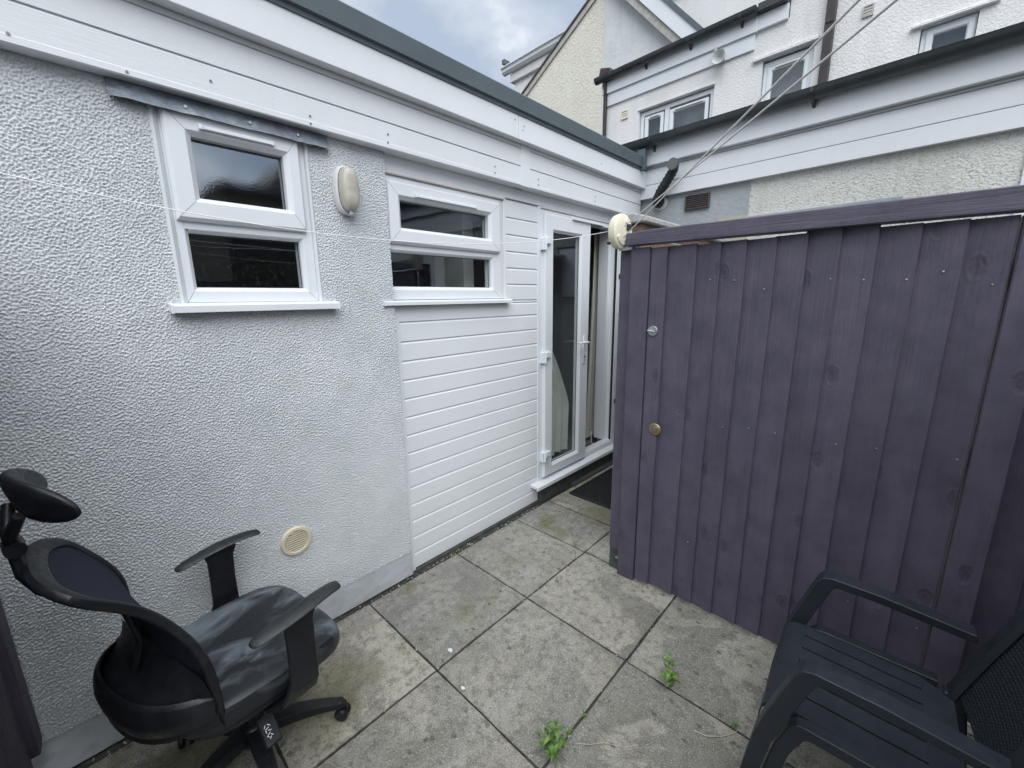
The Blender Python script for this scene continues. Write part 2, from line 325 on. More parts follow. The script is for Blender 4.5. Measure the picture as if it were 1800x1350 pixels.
# ---------------------------------------------------------------- geometry helpers
class MB:
    def __init__(s): s.v = []; s.f = []
    def add(s, vs, fs):
        o = len(s.v); s.v += [tuple(p) for p in vs]; s.f += [tuple(i+o for i in q) for q in fs]; return s
    def box(s, x0, x1, y0, y1, z0, z1):
        return s.add([(x0,y0,z0),(x1,y0,z0),(x1,y1,z0),(x0,y1,z0),(x0,y0,z1),(x1,y0,z1),(x1,y1,z1),(x0,y1,z1)],
                     [(0,3,2,1),(4,5,6,7),(0,1,5,4),(1,2,6,5),(2,3,7,6),(3,0,4,7)])
    def mbox(s, mat4, sx, sy, sz):
        vs = [mat4 @ Vector((a*sx/2, b_*sy/2, c*sz/2)) for a in (-1,1) for b_ in (-1,1) for c in (-1,1)]
        return s.add(vs, [(0,1,3,2),(4,6,7,5),(0,4,5,1),(2,3,7,6),(0,2,6,4),(1,5,7,3)])
    def loft(s, rings, cap=True, close=True):
        n = len(rings[0]); o = len(s.v)
        for r in rings: s.v += [tuple(p) for p in r]
        for i in range(len(rings)-1):
            for j in range(n if close else n-1):
                a = o+i*n+j; b_ = o+i*n+(j+1) % n
                s.f.append((a, b_, b_+n, a+n))
        if cap:
            s.f.append(tuple(o+j for j in reversed(range(n)))); e = o+(len(rings)-1)*n
            s.f.append(tuple(e+j for j in range(n)))
        return s
    def tube(s, pts, r, n=10, cap=True, sy=1.0):
        pts = [Vector(p) for p in pts]; rs = r if isinstance(r, (list, tuple)) else [r]*len(pts)
        rings = []; prev = None
        for i, p in enumerate(pts):
            t = (pts[min(i+1, len(pts)-1)] - pts[max(i-1, 0)]).normalized()
            if prev is None:
                a = Vector((0,0,1)) if abs(t.z) < 0.9 else Vector((1,0,0))
                u = t.cross(a).normalized()
            else:
                u = (prev - t*prev.dot(t)).normalized()
            prev = u; w = t.cross(u)
            rings.append([p + (u*math.cos(2*math.pi*k/n) + w*math.sin(2*math.pi*k/n)*sy)*rs[i] for k in range(n)])
        return s.loft(rings, cap)
    def bar(s, pts, w, h, up=(0,0,1)):
        """rectangular bar along pts; w across, h along up"""
        pts = [Vector(p) for p in pts]; rings = []
        ws = w if isinstance(w, (list, tuple)) else [w]*len(pts)
        hs = h if isinstance(h, (list, tuple)) else [h]*len(pts)
        for i, p in enumerate(pts):
            t = (pts[min(i+1, len(pts)-1)] - pts[max(i-1, 0)]).normalized()
            u = t.cross(Vector(up)).normalized(); q = u.cross(t)
            a, b_ = u*ws[i]/2, q*hs[i]/2
            rings.append([p-a-b_, p+a-b_, p+a+b_, p-a+b_])
        return s.loft(rings)
    def prism(s, poly, d0, d1, plane='xy'):
        """extrude 2D polygon: plane 'xy' along z, 'xz' along y, 'yz' along x"""
        f = {'xy': lambda p, d: (p[0], p[1], d), 'xz': lambda p, d: (p[0], d, p[1]), 'yz': lambda p, d: (d, p[0], p[1])}[plane]
        return s.loft([[f(p, d0) for p in poly], [f(p, d1) for p in poly]])
    def ringprof(s, rects, ax='x'):
        """loft rectangle loops (a0,a1,z0,z1,depth) -> mitred frame"""
        loops = []
        for a0, a1, z0, z1, d in rects:
            q = [(a0, z0), (a1, z0), (a1, z1), (a0, z1)]
            loops.append([(d, a, z) if ax == 'x' else (a, d, z) for a, z in q])
        loops.append(loops[0])
        return s.loft(loops, cap=False)
    def disc(s, c, r, d0, d1, ax='y', n=24, sz=1.0):
        rings = []
        for d in (d0, d1):
            rg = []
            for k in range(n):
                a = 2*math.pi*k/n; p, q = r*math.cos(a), r*math.sin(a)*sz
                rg.append({'x': (c[0]+d, c[1]+p, c[2]+q), 'y': (c[0]+p, c[1]+d, c[2]+q), 'z': (c[0]+p, c[1]+q, c[2]+d)}[ax])
            rings.append(rg)
        return s.loft(rings)
    def lathe(s, prof, c, ax='z', n=20):
        rings = []
        for r, h in prof:
            rg = []
            for k in range(n):
                a = 2*math.pi*k/n; p, q = max(r, 1e-5)*math.cos(a), max(r, 1e-5)*math.sin(a)
                rg.append({'x': (c[0]+h, c[1]+p, c[2]+q), 'y': (c[0]+p, c[1]+h, c[2]+q), 'z': (c[0]+p, c[1]+q, c[2]+h)}[ax])
            rings.append(rg)
        return s.loft(rings)
    def mesh(s, name, mat, bevel=0.0, smooth=False, seg=1):
        me = bpy.data.meshes.new(name); me.from_pydata(s.v, [], s.f)
        bm = bmesh.new(); bm.from_mesh(me)
        if smooth != 'grid': bmesh.ops.recalc_face_normals(bm, faces=bm.faces)
        if bevel:
            ed = [e_ for e_ in bm.edges if len(e_.link_faces) == 2 and e_.calc_face_angle(0) > 0.5]
            bmesh.ops.bevel(bm, geom=ed, offset=bevel, segments=seg, affect='EDGES', profile=0.5, clamp_overlap=True)
        bm.to_mesh(me); bm.free()
        if smooth:
            for p in me.polygons: p.use_smooth = True
            if smooth != 'grid':
                try: me.set_sharp_from_angle(angle=R(38))
                except Exception: pass
        if mat: me.materials.append(M[mat] if isinstance(mat, str) else mat)
        return me
    def build(s, name, mat, parent=None, bevel=0.0, smooth=False, seg=1, **props):
        o = bpy.data.objects.new(name, s.mesh(name, mat, bevel, smooth, seg)); COL.objects.link(o)
        if parent is not None: o.parent = parent
        for k, v in props.items(): o[k] = v
        return o
def subsurf(o, lv=2):
    m = o.modifiers.new('smooth', 'SUBSURF'); m.levels = lv; m.render_levels = lv; return o
def thing(name, label, cat, loc=(0,0,0), rz=0.0, group=None):
    o = bpy.data.objects.new(name, None); COL.objects.link(o); o.empty_display_size = 0.1
    o.location = loc; o.rotation_euler = (0, 0, rz); o['label'] = label; o['category'] = cat
    if group: o['group'] = group
    return o
def inst(src, name, parent=None, loc=None):
    o = src.copy(); o.name = name; COL.objects.link(o)
    if parent is not None: o.parent = parent
    if loc is not None: o.location = loc
    return o

# ---------------------------------------------------------------- ground and paving
g = MB().box(-60, 60, -60, 60, -0.3, -0.009).build('ground', 'soil'); g['kind'] = 'structure'
def slab(x0, x1, y0, y1):
    me = MB(); nx, ny = 8, 8; T = 0.0
    j = lambda a: random.uniform(-a, a)
    tilt = (j(0.0025), j(0.0025)); hz = j(0.0015) - 0.001
    cx, cy = (x0+x1)/2, (y0+y1)/2
    chip = [random.uniform(0.0, 0.006) for _ in range(40)]
    rows = []
    for iy in range(ny+1):
        row = []
        for ix in range(nx+1):
            x = x0+(x1-x0)*ix/nx; y = y0+(y1-y0)*iy/ny
            ed = ix in (0, nx) or iy in (0, ny)
            z = hz + tilt[0]*(x-cx)*2 + tilt[1]*(y-cy)*2 + j(0.0008)
            if ix == 0: x += chip[iy]*0.6
            if ix == nx: x -= chip[iy+9]*0.6
            if iy == 0: y += chip[ix+18]*0.6
            if iy == ny: y -= chip[ix+27]*0.6
            row.append((x, y, z - (0.0 if not ed else 0.003)))
        rows.append(row)
    vs = [p for r_ in rows for p in r_]; w = nx+1
    fs = [(iy*w+ix, iy*w+ix+1, (iy+1)*w+ix+1, (iy+1)*w+ix) for iy in range(ny) for ix in range(nx)]
    loop = [ix for ix in range(w)] + [iy*w+nx for iy in range(1, ny+1)] + [ny*w+ix for ix in range(nx-1, -1, -1)] + [iy*w for iy in range(ny-1, 0, -1)]
    nb = len(vs)
    vs += [(vs[i][0], vs[i][1], -0.04) for i in loop]
    for k in range(len(loop)):
        a, b_ = loop[k], loop[(k+1) % len(loop)]
        fs.append((a, nb+k, nb+(k+1) % len(loop), b_))
    me.add(vs, fs)
    return me.build('paving_slab', 'slab', g, smooth=True)
XJ = [-0.01, 0.055, 0.660, 1.258, 1.862, 2.466, 3.07]
YJ = [-1.52, -0.92, -0.315, 0.288, 0.888, 1.500, 2.072, 2.46, 3.06, 3.66]
for i in range(1, len(XJ)-1):
    for k in range(len(YJ)-1):
        gp = 0.0032
        slab(XJ[i]+gp+random.uniform(0, .0015), XJ[i+1]-gp, YJ[k]+gp, YJ[k+1]-gp-random.uniform(0, .0015))

# ---------------------------------------------------------------- the annexe (left building)
H = thing('annexe', 'single-storey annexe with roughcast wall, white cladding and grey-edged flat roof', 'building')
# roughcast wall: real lumps
def roughcast(y0, y1, z0, z1, step, holes):
    ny = int((y1-y0)/step)+1; nz = int((z1-z0)/step)+1
    A = rng.standard_normal((nz, ny))
    fy = np.fft.fftfreq(ny, d=step)[None, :]; fz = np.fft.fftfreq(nz, d=step)[:, None]
    fr = np.sqrt((fy*0.85)**2 + (fz*1.15)**2) + 1e-9
    def band(f0, s): return np.exp(-0.5*((np.log(fr/f0))/s)**2)
    F = np.fft.fft2(A)
    h = np.real(np.fft.ifft2(F*band(1/0.0106, 0.50))); h /= h.std()
    h2 = np.real(np.fft.ifft2(np.fft.fft2(rng.standard_normal((nz, ny)))*band(1/0.0065, 0.3))); h2 /= h2.std()
    h3 = np.real(np.fft.ifft2(np.fft.fft2(rng.standard_normal((nz, ny)))*band(1/0.30, 0.5))); h3 /= h3.std()
    hh = np.tanh(h*0.9)*0.0034 + h2*0.0007 + h3*0.0006
    Y = y0 + np.arange(ny)*step; Z = z0 + np.arange(nz)*step
    YY, ZZ = np.meshgrid(Y, Z)
    X = 0.026 + hh
    co = np.stack([X, YY, ZZ], -1).reshape(-1, 3).astype(np.float32)
    idx = np.arange(ny*nz).reshape(nz, ny)
    q = np.stack([idx[:-1, :-1], idx[:-1, 1:], idx[1:, 1:], idx[1:, :-1]], -1).reshape(-1, 4)
    cy = (YY[:-1, :-1]+step/2).reshape(-1); cz = (ZZ[:-1, :-1]+step/2).reshape(-1)
    keep = np.ones(len(q), bool)
    for a0, a1, b0, b1 in holes: keep &= ~((cy > a0) & (cy < a1) & (cz > b0) & (cz < b1))
    q = q[keep]
    me = bpy.data.meshes.new('rendered_wall')
    me.vertices.add(len(co)); me.vertices.foreach_set('co', co.ravel())
    me.loops.add(q.size); me.loops.foreach_set('vertex_index', q.ravel().astype(np.int32))
    me.polygons.add(len(q)); me.polygons.foreach_set('loop_start', np.arange(0, q.size, 4, dtype=np.int32))
    me.polygons.foreach_set('use_smooth', np.ones(len(q), bool))
    me.update(calc_edges=True); me.materials.append(M['roughcast'])
    o = bpy.data.objects.new('rendered_wall', me); COL.objects.link(o); o.parent = H; return o
roughcast(-0.42, 1.186, 0.155, 2.345, 0.0025, [(0.312, 0.812, 1.600, 2.40)])
MB().box(-0.20, 0.010, -3, 0.312, 0, 2.7).box(-0.20, 0.010, 0.812, 1.186, 0, 2.7).box(-0.2, 0.010, 0.312, 0.812, 0, 1.59).box(-0.2, 0.010, 0.312, 0.812, 2.33, 2.7)\
    .box(-0.20, -0.016, 1.188, 2.385, 0, 1.60).box(-0.20, -0.016, 2.05, 2.385, 1.60, 2.7).box(-0.20, -0.016, 1.188, 2.05, 2.24, 2.7).box(-0.20, -0.016, 2.385, 3.75, 2.25, 2.7)\
    .box(-0.2, -0.016, 3.60, 3.75, 0, 2.25).box(-0.2, -0.02, 2.385, 3.6, 0, 0.11).build('wall_core', 'plinth', H)
# smooth reveal bead round the left window
for (a0, a1) in ((0.296, 0.322), (0.802, 0.826)):
    MB().prism([(0.010, a0), (0.030, a0+0.004), (0.033, (a0+a1)/2), (0.022, a1), (0.010, a1)], 1.60, 2.335, 'xy').build('reveal_bead', 'roughcast', H, smooth=True)
MB().prism([(0.0, 0.0), (0.026, 0.0), (0.024, 0.158), (0.010, 0.170), (0.0, 0.170)], -3.0, 1.190, 'xz').build('plinth', 'plinth', H, 0.002)

# cladding boards, each its own part
PITCH = 0.1066
def clad_board(y0, y1, z0, z1, name='cladding_board', xf=0.0, j=0.0):
    p = [(xf-0.014, z0), (xf-0.0005, z0), (xf, z0+0.0015), (xf, z1-0.0145), (xf-0.0085, z1-0.0035), (xf-0.0085, z1), (xf-0.014, z1)]
    return MB().prism(p, y0, y1, 'xz').build(name, 'clad', H)
z = 0.012
edges = [0.012] + [0.114+PITCH*k for k in range(22)]
for k in range(len(edges)-1):
    a, b_ = edges[k], edges[k+1]
    if b_ < 1.57: clad_board(1.222, 2.386, a, b_)
    elif a < 1.57: clad_board(1.222, 2.386, a, 1.592); clad_board(2.062, 2.386, 1.592, b_)
    elif a < 2.24: clad_board(2.062, 2.386, a, min(b_, 2.25))
MB().box(-0.015, 0.005, 1.188, 1.222, 0.0, 1.588).build('trim_strip', 'upvc', H, 0.0015)
MB().box(-0.015, 0.005, 2.386, 2.418, 0.125, 2.25).build('trim_strip', 'upvc', H, 0.0015)
MB().box(-0.015, 0.004, 2.036, 2.062, 1.615, 2.25).build('trim_strip', 'upvc', H, 0.0015)
MB().box(-0.015, 0.006, 1.188, 3.76, 2.252, 2.325).build('head_board', 'upvc', H, 0.001)
MB().prism([(-0.01, 2.236), (0.014, 2.236), (0.016, 2.243), (0.010, 2.2505), (-0.01, 2.2505)], 1.172, 2.04, 'xz').build('head_moulding', 'upvc_old', H)
MB().prism([(-0.01, 2.238), (0.012, 2.238), (0.014, 2.244), (0.008, 2.2505), (-0.01, 2.2505)], 2.418, 3.6, 'xz').build('head_moulding', 'upvc_old', H)
MB().box(-0.05, 0.012, 1.2, 2.40, -0.012, 0.004).build('base_strip', 'step', H)  # dark strip along the foot of the cladding

# fascia lip, boards and grey roof edge
def fboard(y0, y1):
    xf = 0.08
    MB().prism([(0.0, 2.323), (xf-0.004, 2.323), (xf, 2.327), (xf, 2.345), (xf-0.0012, 2.347), (xf-0.0012, 2.430), (xf-0.009, 2.4375), (xf-0.009, 2.440), (0.0, 2.440)], y0, y1, 'xz').build('fascia_board', 'clad', H)
    MB().prism([(0.0, 2.4405), (xf-0.001, 2.4405), (xf-0.001, 2.5375), (xf-0.008, 2.539), (xf-0.008, 2.5415), (xf-0.001, 2.543), (xf-0.001, 2.562), (0.0, 2.562)], y0, y1, 'xz').build('fascia_board', 'clad', H)
fboard(-3.0, 2.126); fboard(2.212, 3.77)
MB().box(0.02, 0.0835, 2.126, 2.212, 2.322, 2.561).build('joint_cover', 'upvc', H, 0.001)
for a, b_ in ((-3.0, 2.053), (2.0555, 3.77)):
    MB().box(0.0, 0.13, a, b_, 2.5635, 2.70).build('eaves_board', 'upvc', H, 0.002)
MB().prism([(-0.2, 2.694), (0.137, 2.694), (0.139, 2.712), (0.153, 2.716), (0.158, 2.795), (0.150, 2.803), (-0.2, 2.803)], -3.0, 3.62, 'xz').build('roof_edging', 'roof_grey', H)
MB().box(0.10, 0.172, 3.6205, 3.66, 2.693, 2.86).build('roof_edging', 'roof_grey', H, 0.002)
MB().box(-4, -0.2005, -3.0, 3.7, 2.70, 2.79).build('flat_roof', 'roof_felt', H)
MB().box(-4, 0.0, 3.75, 3.95, 0.0, 2.70).build('end_wall', 'back_dash', H)
# screws
sc = MB()
for y, z_ in [(0.015,2.348),(0.256,2.336),(0.483,2.384),(0.822,2.365),(0.821,2.336),(1.182,2.386),(1.179,2.350),(1.893,2.387),(1.892,2.352),(2.30,2.39),(2.30,2.355),(3.0,2.39),(3.0,2.355)]:
    sc.disc((0.08, y, z_), 0.0042, -0.002, 0.0022, 'x', 8)
for y, z_ in [(2.02, 2.66), (2.10, 2.645), (2.09, 2.62), (0.2, 2.60), (3.0, 2.62)]:
    sc.disc((0.13, y, z_), 0.004, -0.002, 0.002, 'x', 8)
sc.build('screw', 'screw', H, kind='stuff')

# windows
def window(name, y0, y1, z0, z1, xf, zt, sash, spane, lpane, trick, frosted):
    # outer frame with a transom at zt
    w = MB()
    w.ringprof([(y0, y1, z0, z1, xf-0.07), (y0, y1, z0, z1, xf), (lpane[0]-0.012, lpane[1]+0.012, z0+(lpane[2]-z0)*0.75, z1-0.03, xf), (lpane[0], lpane[1], lpane[2], z1-0.03, xf-0.016), (lpane[0], lpane[1], lpane[2], z1-0.03, xf-0.07)])
    w.box(xf-0.068, xf-0.0005, lpane[0]-0.011, lpane[1]+0.011, lpane[3]+0.012, zt+0.012)
    w.prism([(xf-0.066, lpane[3]), (xf-0.016, lpane[3]), (xf-0.0005, lpane[3]+0.0118), (xf-0.066, lpane[3]+0.0118)], lpane[0]-0.001, lpane[1]+0.001, 'xz')
    W_ = w.build(name, 'upvc', H, 0.0012)
    # sash, proud of the frame
    s0, s1, q0, q1 = sash; xs = xf+0.024
    sp = MB().ringprof([(s0, s1, q0, q1, xf+0.0008), (s0, s1, q0, q1, xs-0.012), (s0+0.009, s1-0.009, q0+0.012, q1-0.009, xs), (spane[0]-0.018, spane[1]+0.018, spane[2]-0.016, spane[3]+0.018, xs), (spane[0], spane[1], spane[2], spane[3], xs-0.018), (spane[0], spane[1], spane[2], spane[3], xf-0.045)])
    sp.build('sash', 'upvc', W_, 0.001)
    MB().box(xf-0.030, xf-0.024, spane[0]-0.004, spane[1]+0.004, spane[2]-0.004, spane[3]+0.004).build('pane', 'glass_frost' if frosted else 'glass', W_)
    MB().box(xf-0.040, xf-0.034, lpane[0]-0.004, lpane[1]+0.004, lpane[2]-0.004, lpane[3]+0.004).build('pane', 'glass', W_)
    gk = MB()
    for (p, x) in ((spane, xf-0.0225), (lpane, xf-0.0325)):
        gk.ringprof([(p[0]-0.001, p[1]+0.001, p[2]-0.001, p[3]+0.001, x-0.002), (p[0]-0.001, p[1]+0.001, p[2]-0.001, p[3]+0.001, x), (p[0]+0.003, p[1]-0.003, p[2]+0.003, p[3]-0.003, x), (p[0]+0.003, p[1]-0.003, p[2]+0.003, p[3]-0.003, x-0.002)])
    gk.build('gasket', 'seal', W_)
    # weld lines at the mitres
    ml = MB()
    for (oa, ob, oc, od), (pa, pb, pc, pd), x in (((s0+.009, s1-.009, q0+.012, q1-.009), (spane[0]-.018, spane[1]+.018, spane[2]-.016, spane[3]+.018), xs), ((y0, y1, z0, z1), (lpane[0]-.012, lpane[1]+.012, z0+(lpane[2]-z0)*.75, z1-.03), xf)):
        for a, c_, e_, f_ in ((oa, oc, pa, pc), (ob, oc, pb, pc), (oa, od, pa, pd), (ob, od, pb, pd)):
            if x == xf and c_ == od: continue
            ml.tube([(x, a, c_), (x, e_, f_)], 0.0007, 5)
    ml.build('weld_line', 'groove', W_, kind='stuff')
    ty0, ty1, tz = trick
    t_ = MB().box(xs-0.001, xs+0.012, ty0, ty1, tz-0.006, tz+0.006)
    t_.box(xs-0.001, xs+0.016, ty0-0.004, ty0+0.008, tz-0.009, tz+0.008).box(xs-0.001, xs+0.014, ty1-0.006, ty1+0.003, tz-0.008, tz+0.008)
    t_.build('trickle_vent', 'upvc', W_, 0.002)
    return W_
w1 = window('window', 0.322, 0.803, 1.617, 2.315, 0.020, 1.905, (0.329, 0.779, 1.909, 2.285), (0.409, 0.715, 1.993, 2.200), (0.360, 0.751, 1.673, 1.870), (0.436, 0.676, 2.232), True)
w2 = window('window', 1.172, 2.012, 1.617, 2.228, 0.000, 1.900, (1.190, 1.990, 1.901, 2.204), (1.270, 1.896, 1.984, 2.122), (1.211, 1.929, 1.686, 1.861), (1.352, 1.780, 2.148), False)
MB().box(-0.05, -0.006, 1.172, 2.036, 2.2285, 2.236).build('packing_strip', 'upvc_old', H, 0.0008)
MB().box(-0.05, -0.002, 2.0125, 2.0355, 1.617, 2.228).build('packing_strip', 'upvc_old', H, 0.0008)
def sill(y0, y1, xb, xfr, zt, zb, W_):
    MB().prism([(xb, zt), (xfr-0.004, zt-0.007), (xfr, zt-0.011), (xfr, zb), (xfr-0.008, zb-0.001), (xfr-0.010, zb+0.012), (xb, zb+0.010)], y0, y1, 'xz').build('sill', 'upvc', W_, 0.001)
    for y in (y0, y1): MB().prism([(xb, zt+0.003), (xfr+0.001, zt-0.007), (xfr+0.002, zb-0.002), (xb, zb+0.006)], y-0.004, y+0.004, 'xz').build('sill_end', 'upvc', W_, 0.001)
sill(0.266, 0.871, 0.010, 0.078, 1.617, 1.581, w1)
sill(1.125, 2.068, -0.030, 0.044, 1.617, 1.588, w2)
# lead flashing over the left window
nl = 30; ro = []
for i in range(nl+1):
    y = 0.203+(0.907-0.203)*i/nl
    wv = math.sin(i*0.7)*0.0007 + random.uniform(-0.0008, 0.0008)
    endc = max(0, 1-i/1.6)*-0.012 + max(0, 1-(nl-i)/2.0)*-0.012
    zb = 2.264 + wv + (0.002 if i in (0, nl) else 0)
    ro.append([(0.030, y, 2.326), (0.036+endc*0.3, y, 2.322), (0.045+endc+wv, y, 2.296), (0.060+endc+wv*2, y, zb+0.004), (0.063+endc+wv*2, y, zb-0.001), (0.056+endc, y, zb+0.002), (0.030, y, 2.300)])
MB().loft(ro).build('lead_flashing', 'lead', H, smooth=True)
nm = MB()
for y, z_ in ((0.402, 2.287), (0.60, 2.289), (0.775, 2.289)): nm.disc((0.050, y, z_), 0.005, -0.002, 0.006, 'x', 8)
nm.build('flashing_nail', 'zinc', H, kind='stuff')
# round vent cover
vc = MB().lathe([(0.050, -0.012), (0.050, 0.006), (0.054, 0.011), (0.066, 0.010), (0.069, 0.004), (0.069, -0.012)], (0.030, 0.578, 0.516), 'x', 32)
V_ = vc.build('vent_cover', 'vent_cream', H, smooth=True)
sl = MB()
for k in range(-4, 5):
    z_ = 0.516 + k*0.0108; hw = math.sqrt(max(0, 0.050**2-(k*0.0108)**2))
    sl.prism([(0.031, z_-0.0015), (0.039, z_-0.0032), (0.039, z_+0.0010), (0.031, z_+0.0022)], 0.578-hw, 0.578+hw, 'xz')
sl.build('slat', 'vent_cream', V_, kind='stuff')
MB().disc((0.030, 0.578, 0.516), 0.052, -0.01, 0.0005, 'x', 24).build('opening', 'dark', V_)

# patio door
D0, D1 = 2.420, 3.580
df = MB()
df.box(-0.065, 0.004, D0, D0+0.022, 0.178, 2.236).box(-0.065, 0.004, D1-0.060, D1+0.02, 0.178, 2.236)
df.box(-0.065, 0.0035, D0+0.022, D1-0.060, 2.198, 2.236)
df.prism([(-0.065, 0.178), (0.0035, 0.178), (0.0035, 0.214), (-0.012, 0.232), (-0.065, 0.226)], D0+0.022, D1-0.060, 'xz')
DF = df.build('door_frame', 'upvc', H, 0.0015)
MB().box(-0.02, 0.001, D1-0.066, D1-0.0605, 0.23, 2.19).build('door_seal', 'seal', DF)
for z_ in (1.80, 0.613): MB().box(0.0045, 0.010, D1-0.028, D1-0.004, z_-0.022, z_+0.022).disc((0.006, D1-0.016, z_), 0.014, 0.0, 0.012, 'x', 10).build('strike_plate', 'seal', DF, 0.002)
ss = MB()
for z_ in (2.0, 1.45, 0.99, 0.45, 0.30): ss.disc((0.004, D1-0.030, z_), 0.0045, 0.0, 0.002, 'x', 8)
ss.build('frame_screw', 'screw', DF, kind='stuff')
def leaf_ring(y0, y1, z0, z1, p, x):
    return MB().ringprof([(y0, y1, z0, z1, x-0.055), (y0, y1, z0, z1, x-0.006), (y0+0.006, y1-0.006, z0+0.006, z1-0.006, x), (p[0]-0.020, p[1]+0.020, p[2]-0.020, p[3]+0.020, x), (p[0], p[1], p[2], p[3], x-0.018), (p[0], p[1], p[2], p[3], x-0.055)])
P1 = (2.553, 2.897, 0.290, 2.085)
DL = leaf_ring(2.440, 3.034, 0.198, 2.206, P1, 0.028).build('door_leaf', 'upvc', H, 0.001)
MB().box(-0.006, 0.000, P1[0]-0.003, P1[1]+0.003, P1[2]-0.003, P1[3]+0.003).build('pane', 'glass', DL)
MB().ringprof([(P1[0]-.001, P1[1]+.001, P1[2]-.001, P1[3]+.001, 0.0015), (P1[0]-.001, P1[1]+.001, P1[2]-.001, P1[3]+.001, 0.004), (P1[0]+.005, P1[1]-.005, P1[2]+.005, P1[3]-.005, 0.004), (P1[0]+.005, P1[1]-.005, P1[2]+.005, P1[3]-.005, 0.0015)]).build('gasket', 'seal', DL)
for z_ in (2.008, 1.184, 0.387):
    hg = MB().box(0.004, 0.034, 2.412, 2.440, z_-0.055, z_+0.028).box(0.0285, 0.052, 2.434, 2.492, z_-0.012, z_+0.030)
    hg.tube([(0.040, 2.434, z_-0.055), (0.040, 2.434, z_+0.033)], 0.009, 12)
    hg.build('hinge', 'upvc', DL, 0.003)
hd = MB().box(0.028, 0.037, 2.950, 2.982, 1.065, 1.300)
hd.tube([(0.036, 2.966, 1.245), (0.078, 2.966, 1.245)], 0.010, 12).tube([(0.074, 2.972, 1.245), (0.078, 2.94, 1.247), (0.074, 2.86, 1.248), (0.062, 2.842, 1.248)], [0.011, 0.010, 0.009, 0.008], 10)
hd.build('door_handle', 'chrome', DL, 0.003, True)
MB().disc((0.0372, 2.966, 1.125), 0.009, 0.0, 0.006, 'x', 12).disc((0.0372, 2.966, 1.095), 0.005, 0, 0.005, 'x', 8).build('keyhole', 'screw', DL)
# second leaf swung inwards
P2y = 3.475
MB().box(-0.165, -0.0655, P2y, P2y+0.05, 0.226, 2.235).build('door_reveal', 'upvc', H, 0.001)
MB().box(-0.001, 0.046, 2.766, 3.205, 2.196, 2.212).box(-0.001, 0.022, 2.766, 3.205, 2.212, 2.222).box(-0.001, 0.020, 3.12, 3.52, 2.196, 2.216).build('trickle_vent', 'upvc', DF, 0.002)
MB().prism([(-0.04, 0.177), (0.062, 0.168), (0.072, 0.163), (0.072, 0.136), (0.060, 0.134), (0.060, 0.148), (-0.04, 0.150)], 2.305, 3.70, 'xz').build('threshold', 'upvc', H, 0.001)
MB().prism([(-0.02, 0.0), (0.036, -0.004), (0.032, 0.133), (-0.02, 0.133)], 2.388, 3.72, 'xz').build('doorstep', 'step', H, 0.004)
MB().prism([(0.0, 0.0), (0.070, -0.004), (0.066, 0.020), (0.0345, 0.030), (0.0, 0.030)], 2.80, 3.72, 'xz').build('drain_edge', 'step', H)
# rooms behind
MB().box(-3.4, -0.2005, 1.05, 3.74, 0.10, 0.158).build('room_floor', 'carpet', H)
MB().box(-3.5, -3.4, 1.0, 3.75, 0.1, 2.69).box(-3.4, -0.2005, 0.98, 1.05, 0.1, 2.69).box(-3.4, -0.2005, 3.68, 3.745, 0.16, 2.69).box(-3.4, -0.2005, 1.05, 3.68, 2.55, 2.69)\
    .box(-2.0, -0.2005, 0.0, 0.05, 1.0, 2.69).box(-2.0, -1.9, 0.05, 0.98, 1.0, 2.69).box(-1.9, -0.2005, 0.05, 0.98, 2.55, 2.69).box(-1.9, -0.2005, 0.05, 0.98, 0.9, 1.0).build('room_wall', 'room', H)
MB().box(-0.55, -0.22, 1.88, 1.97, 1.5, 2.2).build('room_shelf', 'upvc_old', H, 0.004)

def curtain(name, label, fn, nu=44, nv=26, amp=0.018, waves=7, mat='curtain'):
    rows = []
    for j in range(nv+1):
        t = j/nv; y0, y1, z_, x = fn(t)
        rows.append([(x + amp*math.sin(2*math.pi*waves*i/nu + 2.0*t + 0.6*math.sin(5*t)), y0+(y1-y0)*i/nu, z_ + 0.01*math.sin(i*0.9)*(1 if t > 0.97 else 0)) for i in range(nu+1)])
    m_ = MB(); m_.loft(rows, cap=False, close=False)
    m_.v += [(p[0]-0.003, p[1], p[2]) for p in m_.v]; n = len(m_.v)//2
    m_.f += [tuple(i+n for i in reversed(f)) for f in m_.f]
    o = m_.build(name, mat, None, smooth='grid'); o['label'] = label; o['category'] = 'curtain'; return o
def c1(t):   # swept towards the hinge side near the top, filling the pane lower down
    z_ = 2.15 - 1.93*t
    edge = 2.50 if z_ > 1.40 else 2.50 + 0.52*min(1, ((1.40-z_)/0.72))**0.62
    return 2.30, edge, z_, -0.14 - 0.05*t
curtain('curtain', 'pale curtain bunched behind the glass of the closed door leaf', c1, amp=0.026, waves=7, mat='curtain_pale')
curtain('curtain', 'cream curtain hanging in the open half of the patio door', lambda t: (3.485-0.05*t, 3.60, 2.19-1.985*t, -0.22-0.03*t), amp=0.014, waves=3)
cb = MB().tube([(-0.17, 3.44, 0.30), (-0.165, 3.43, 0.185), (-0.12, 3.42, 0.168), (-0.07, 3.36, 0.166), (-0.06, 3.22, 0.166), (-0.09, 3.08, 0.166), (-0.2, 2.95, 0.166)], 0.004, 8).build('cable', 'cord', None, smooth=True)
cb['label'] = 'thin white cable curled on the floor inside the open door'; cb['category'] = 'cable'

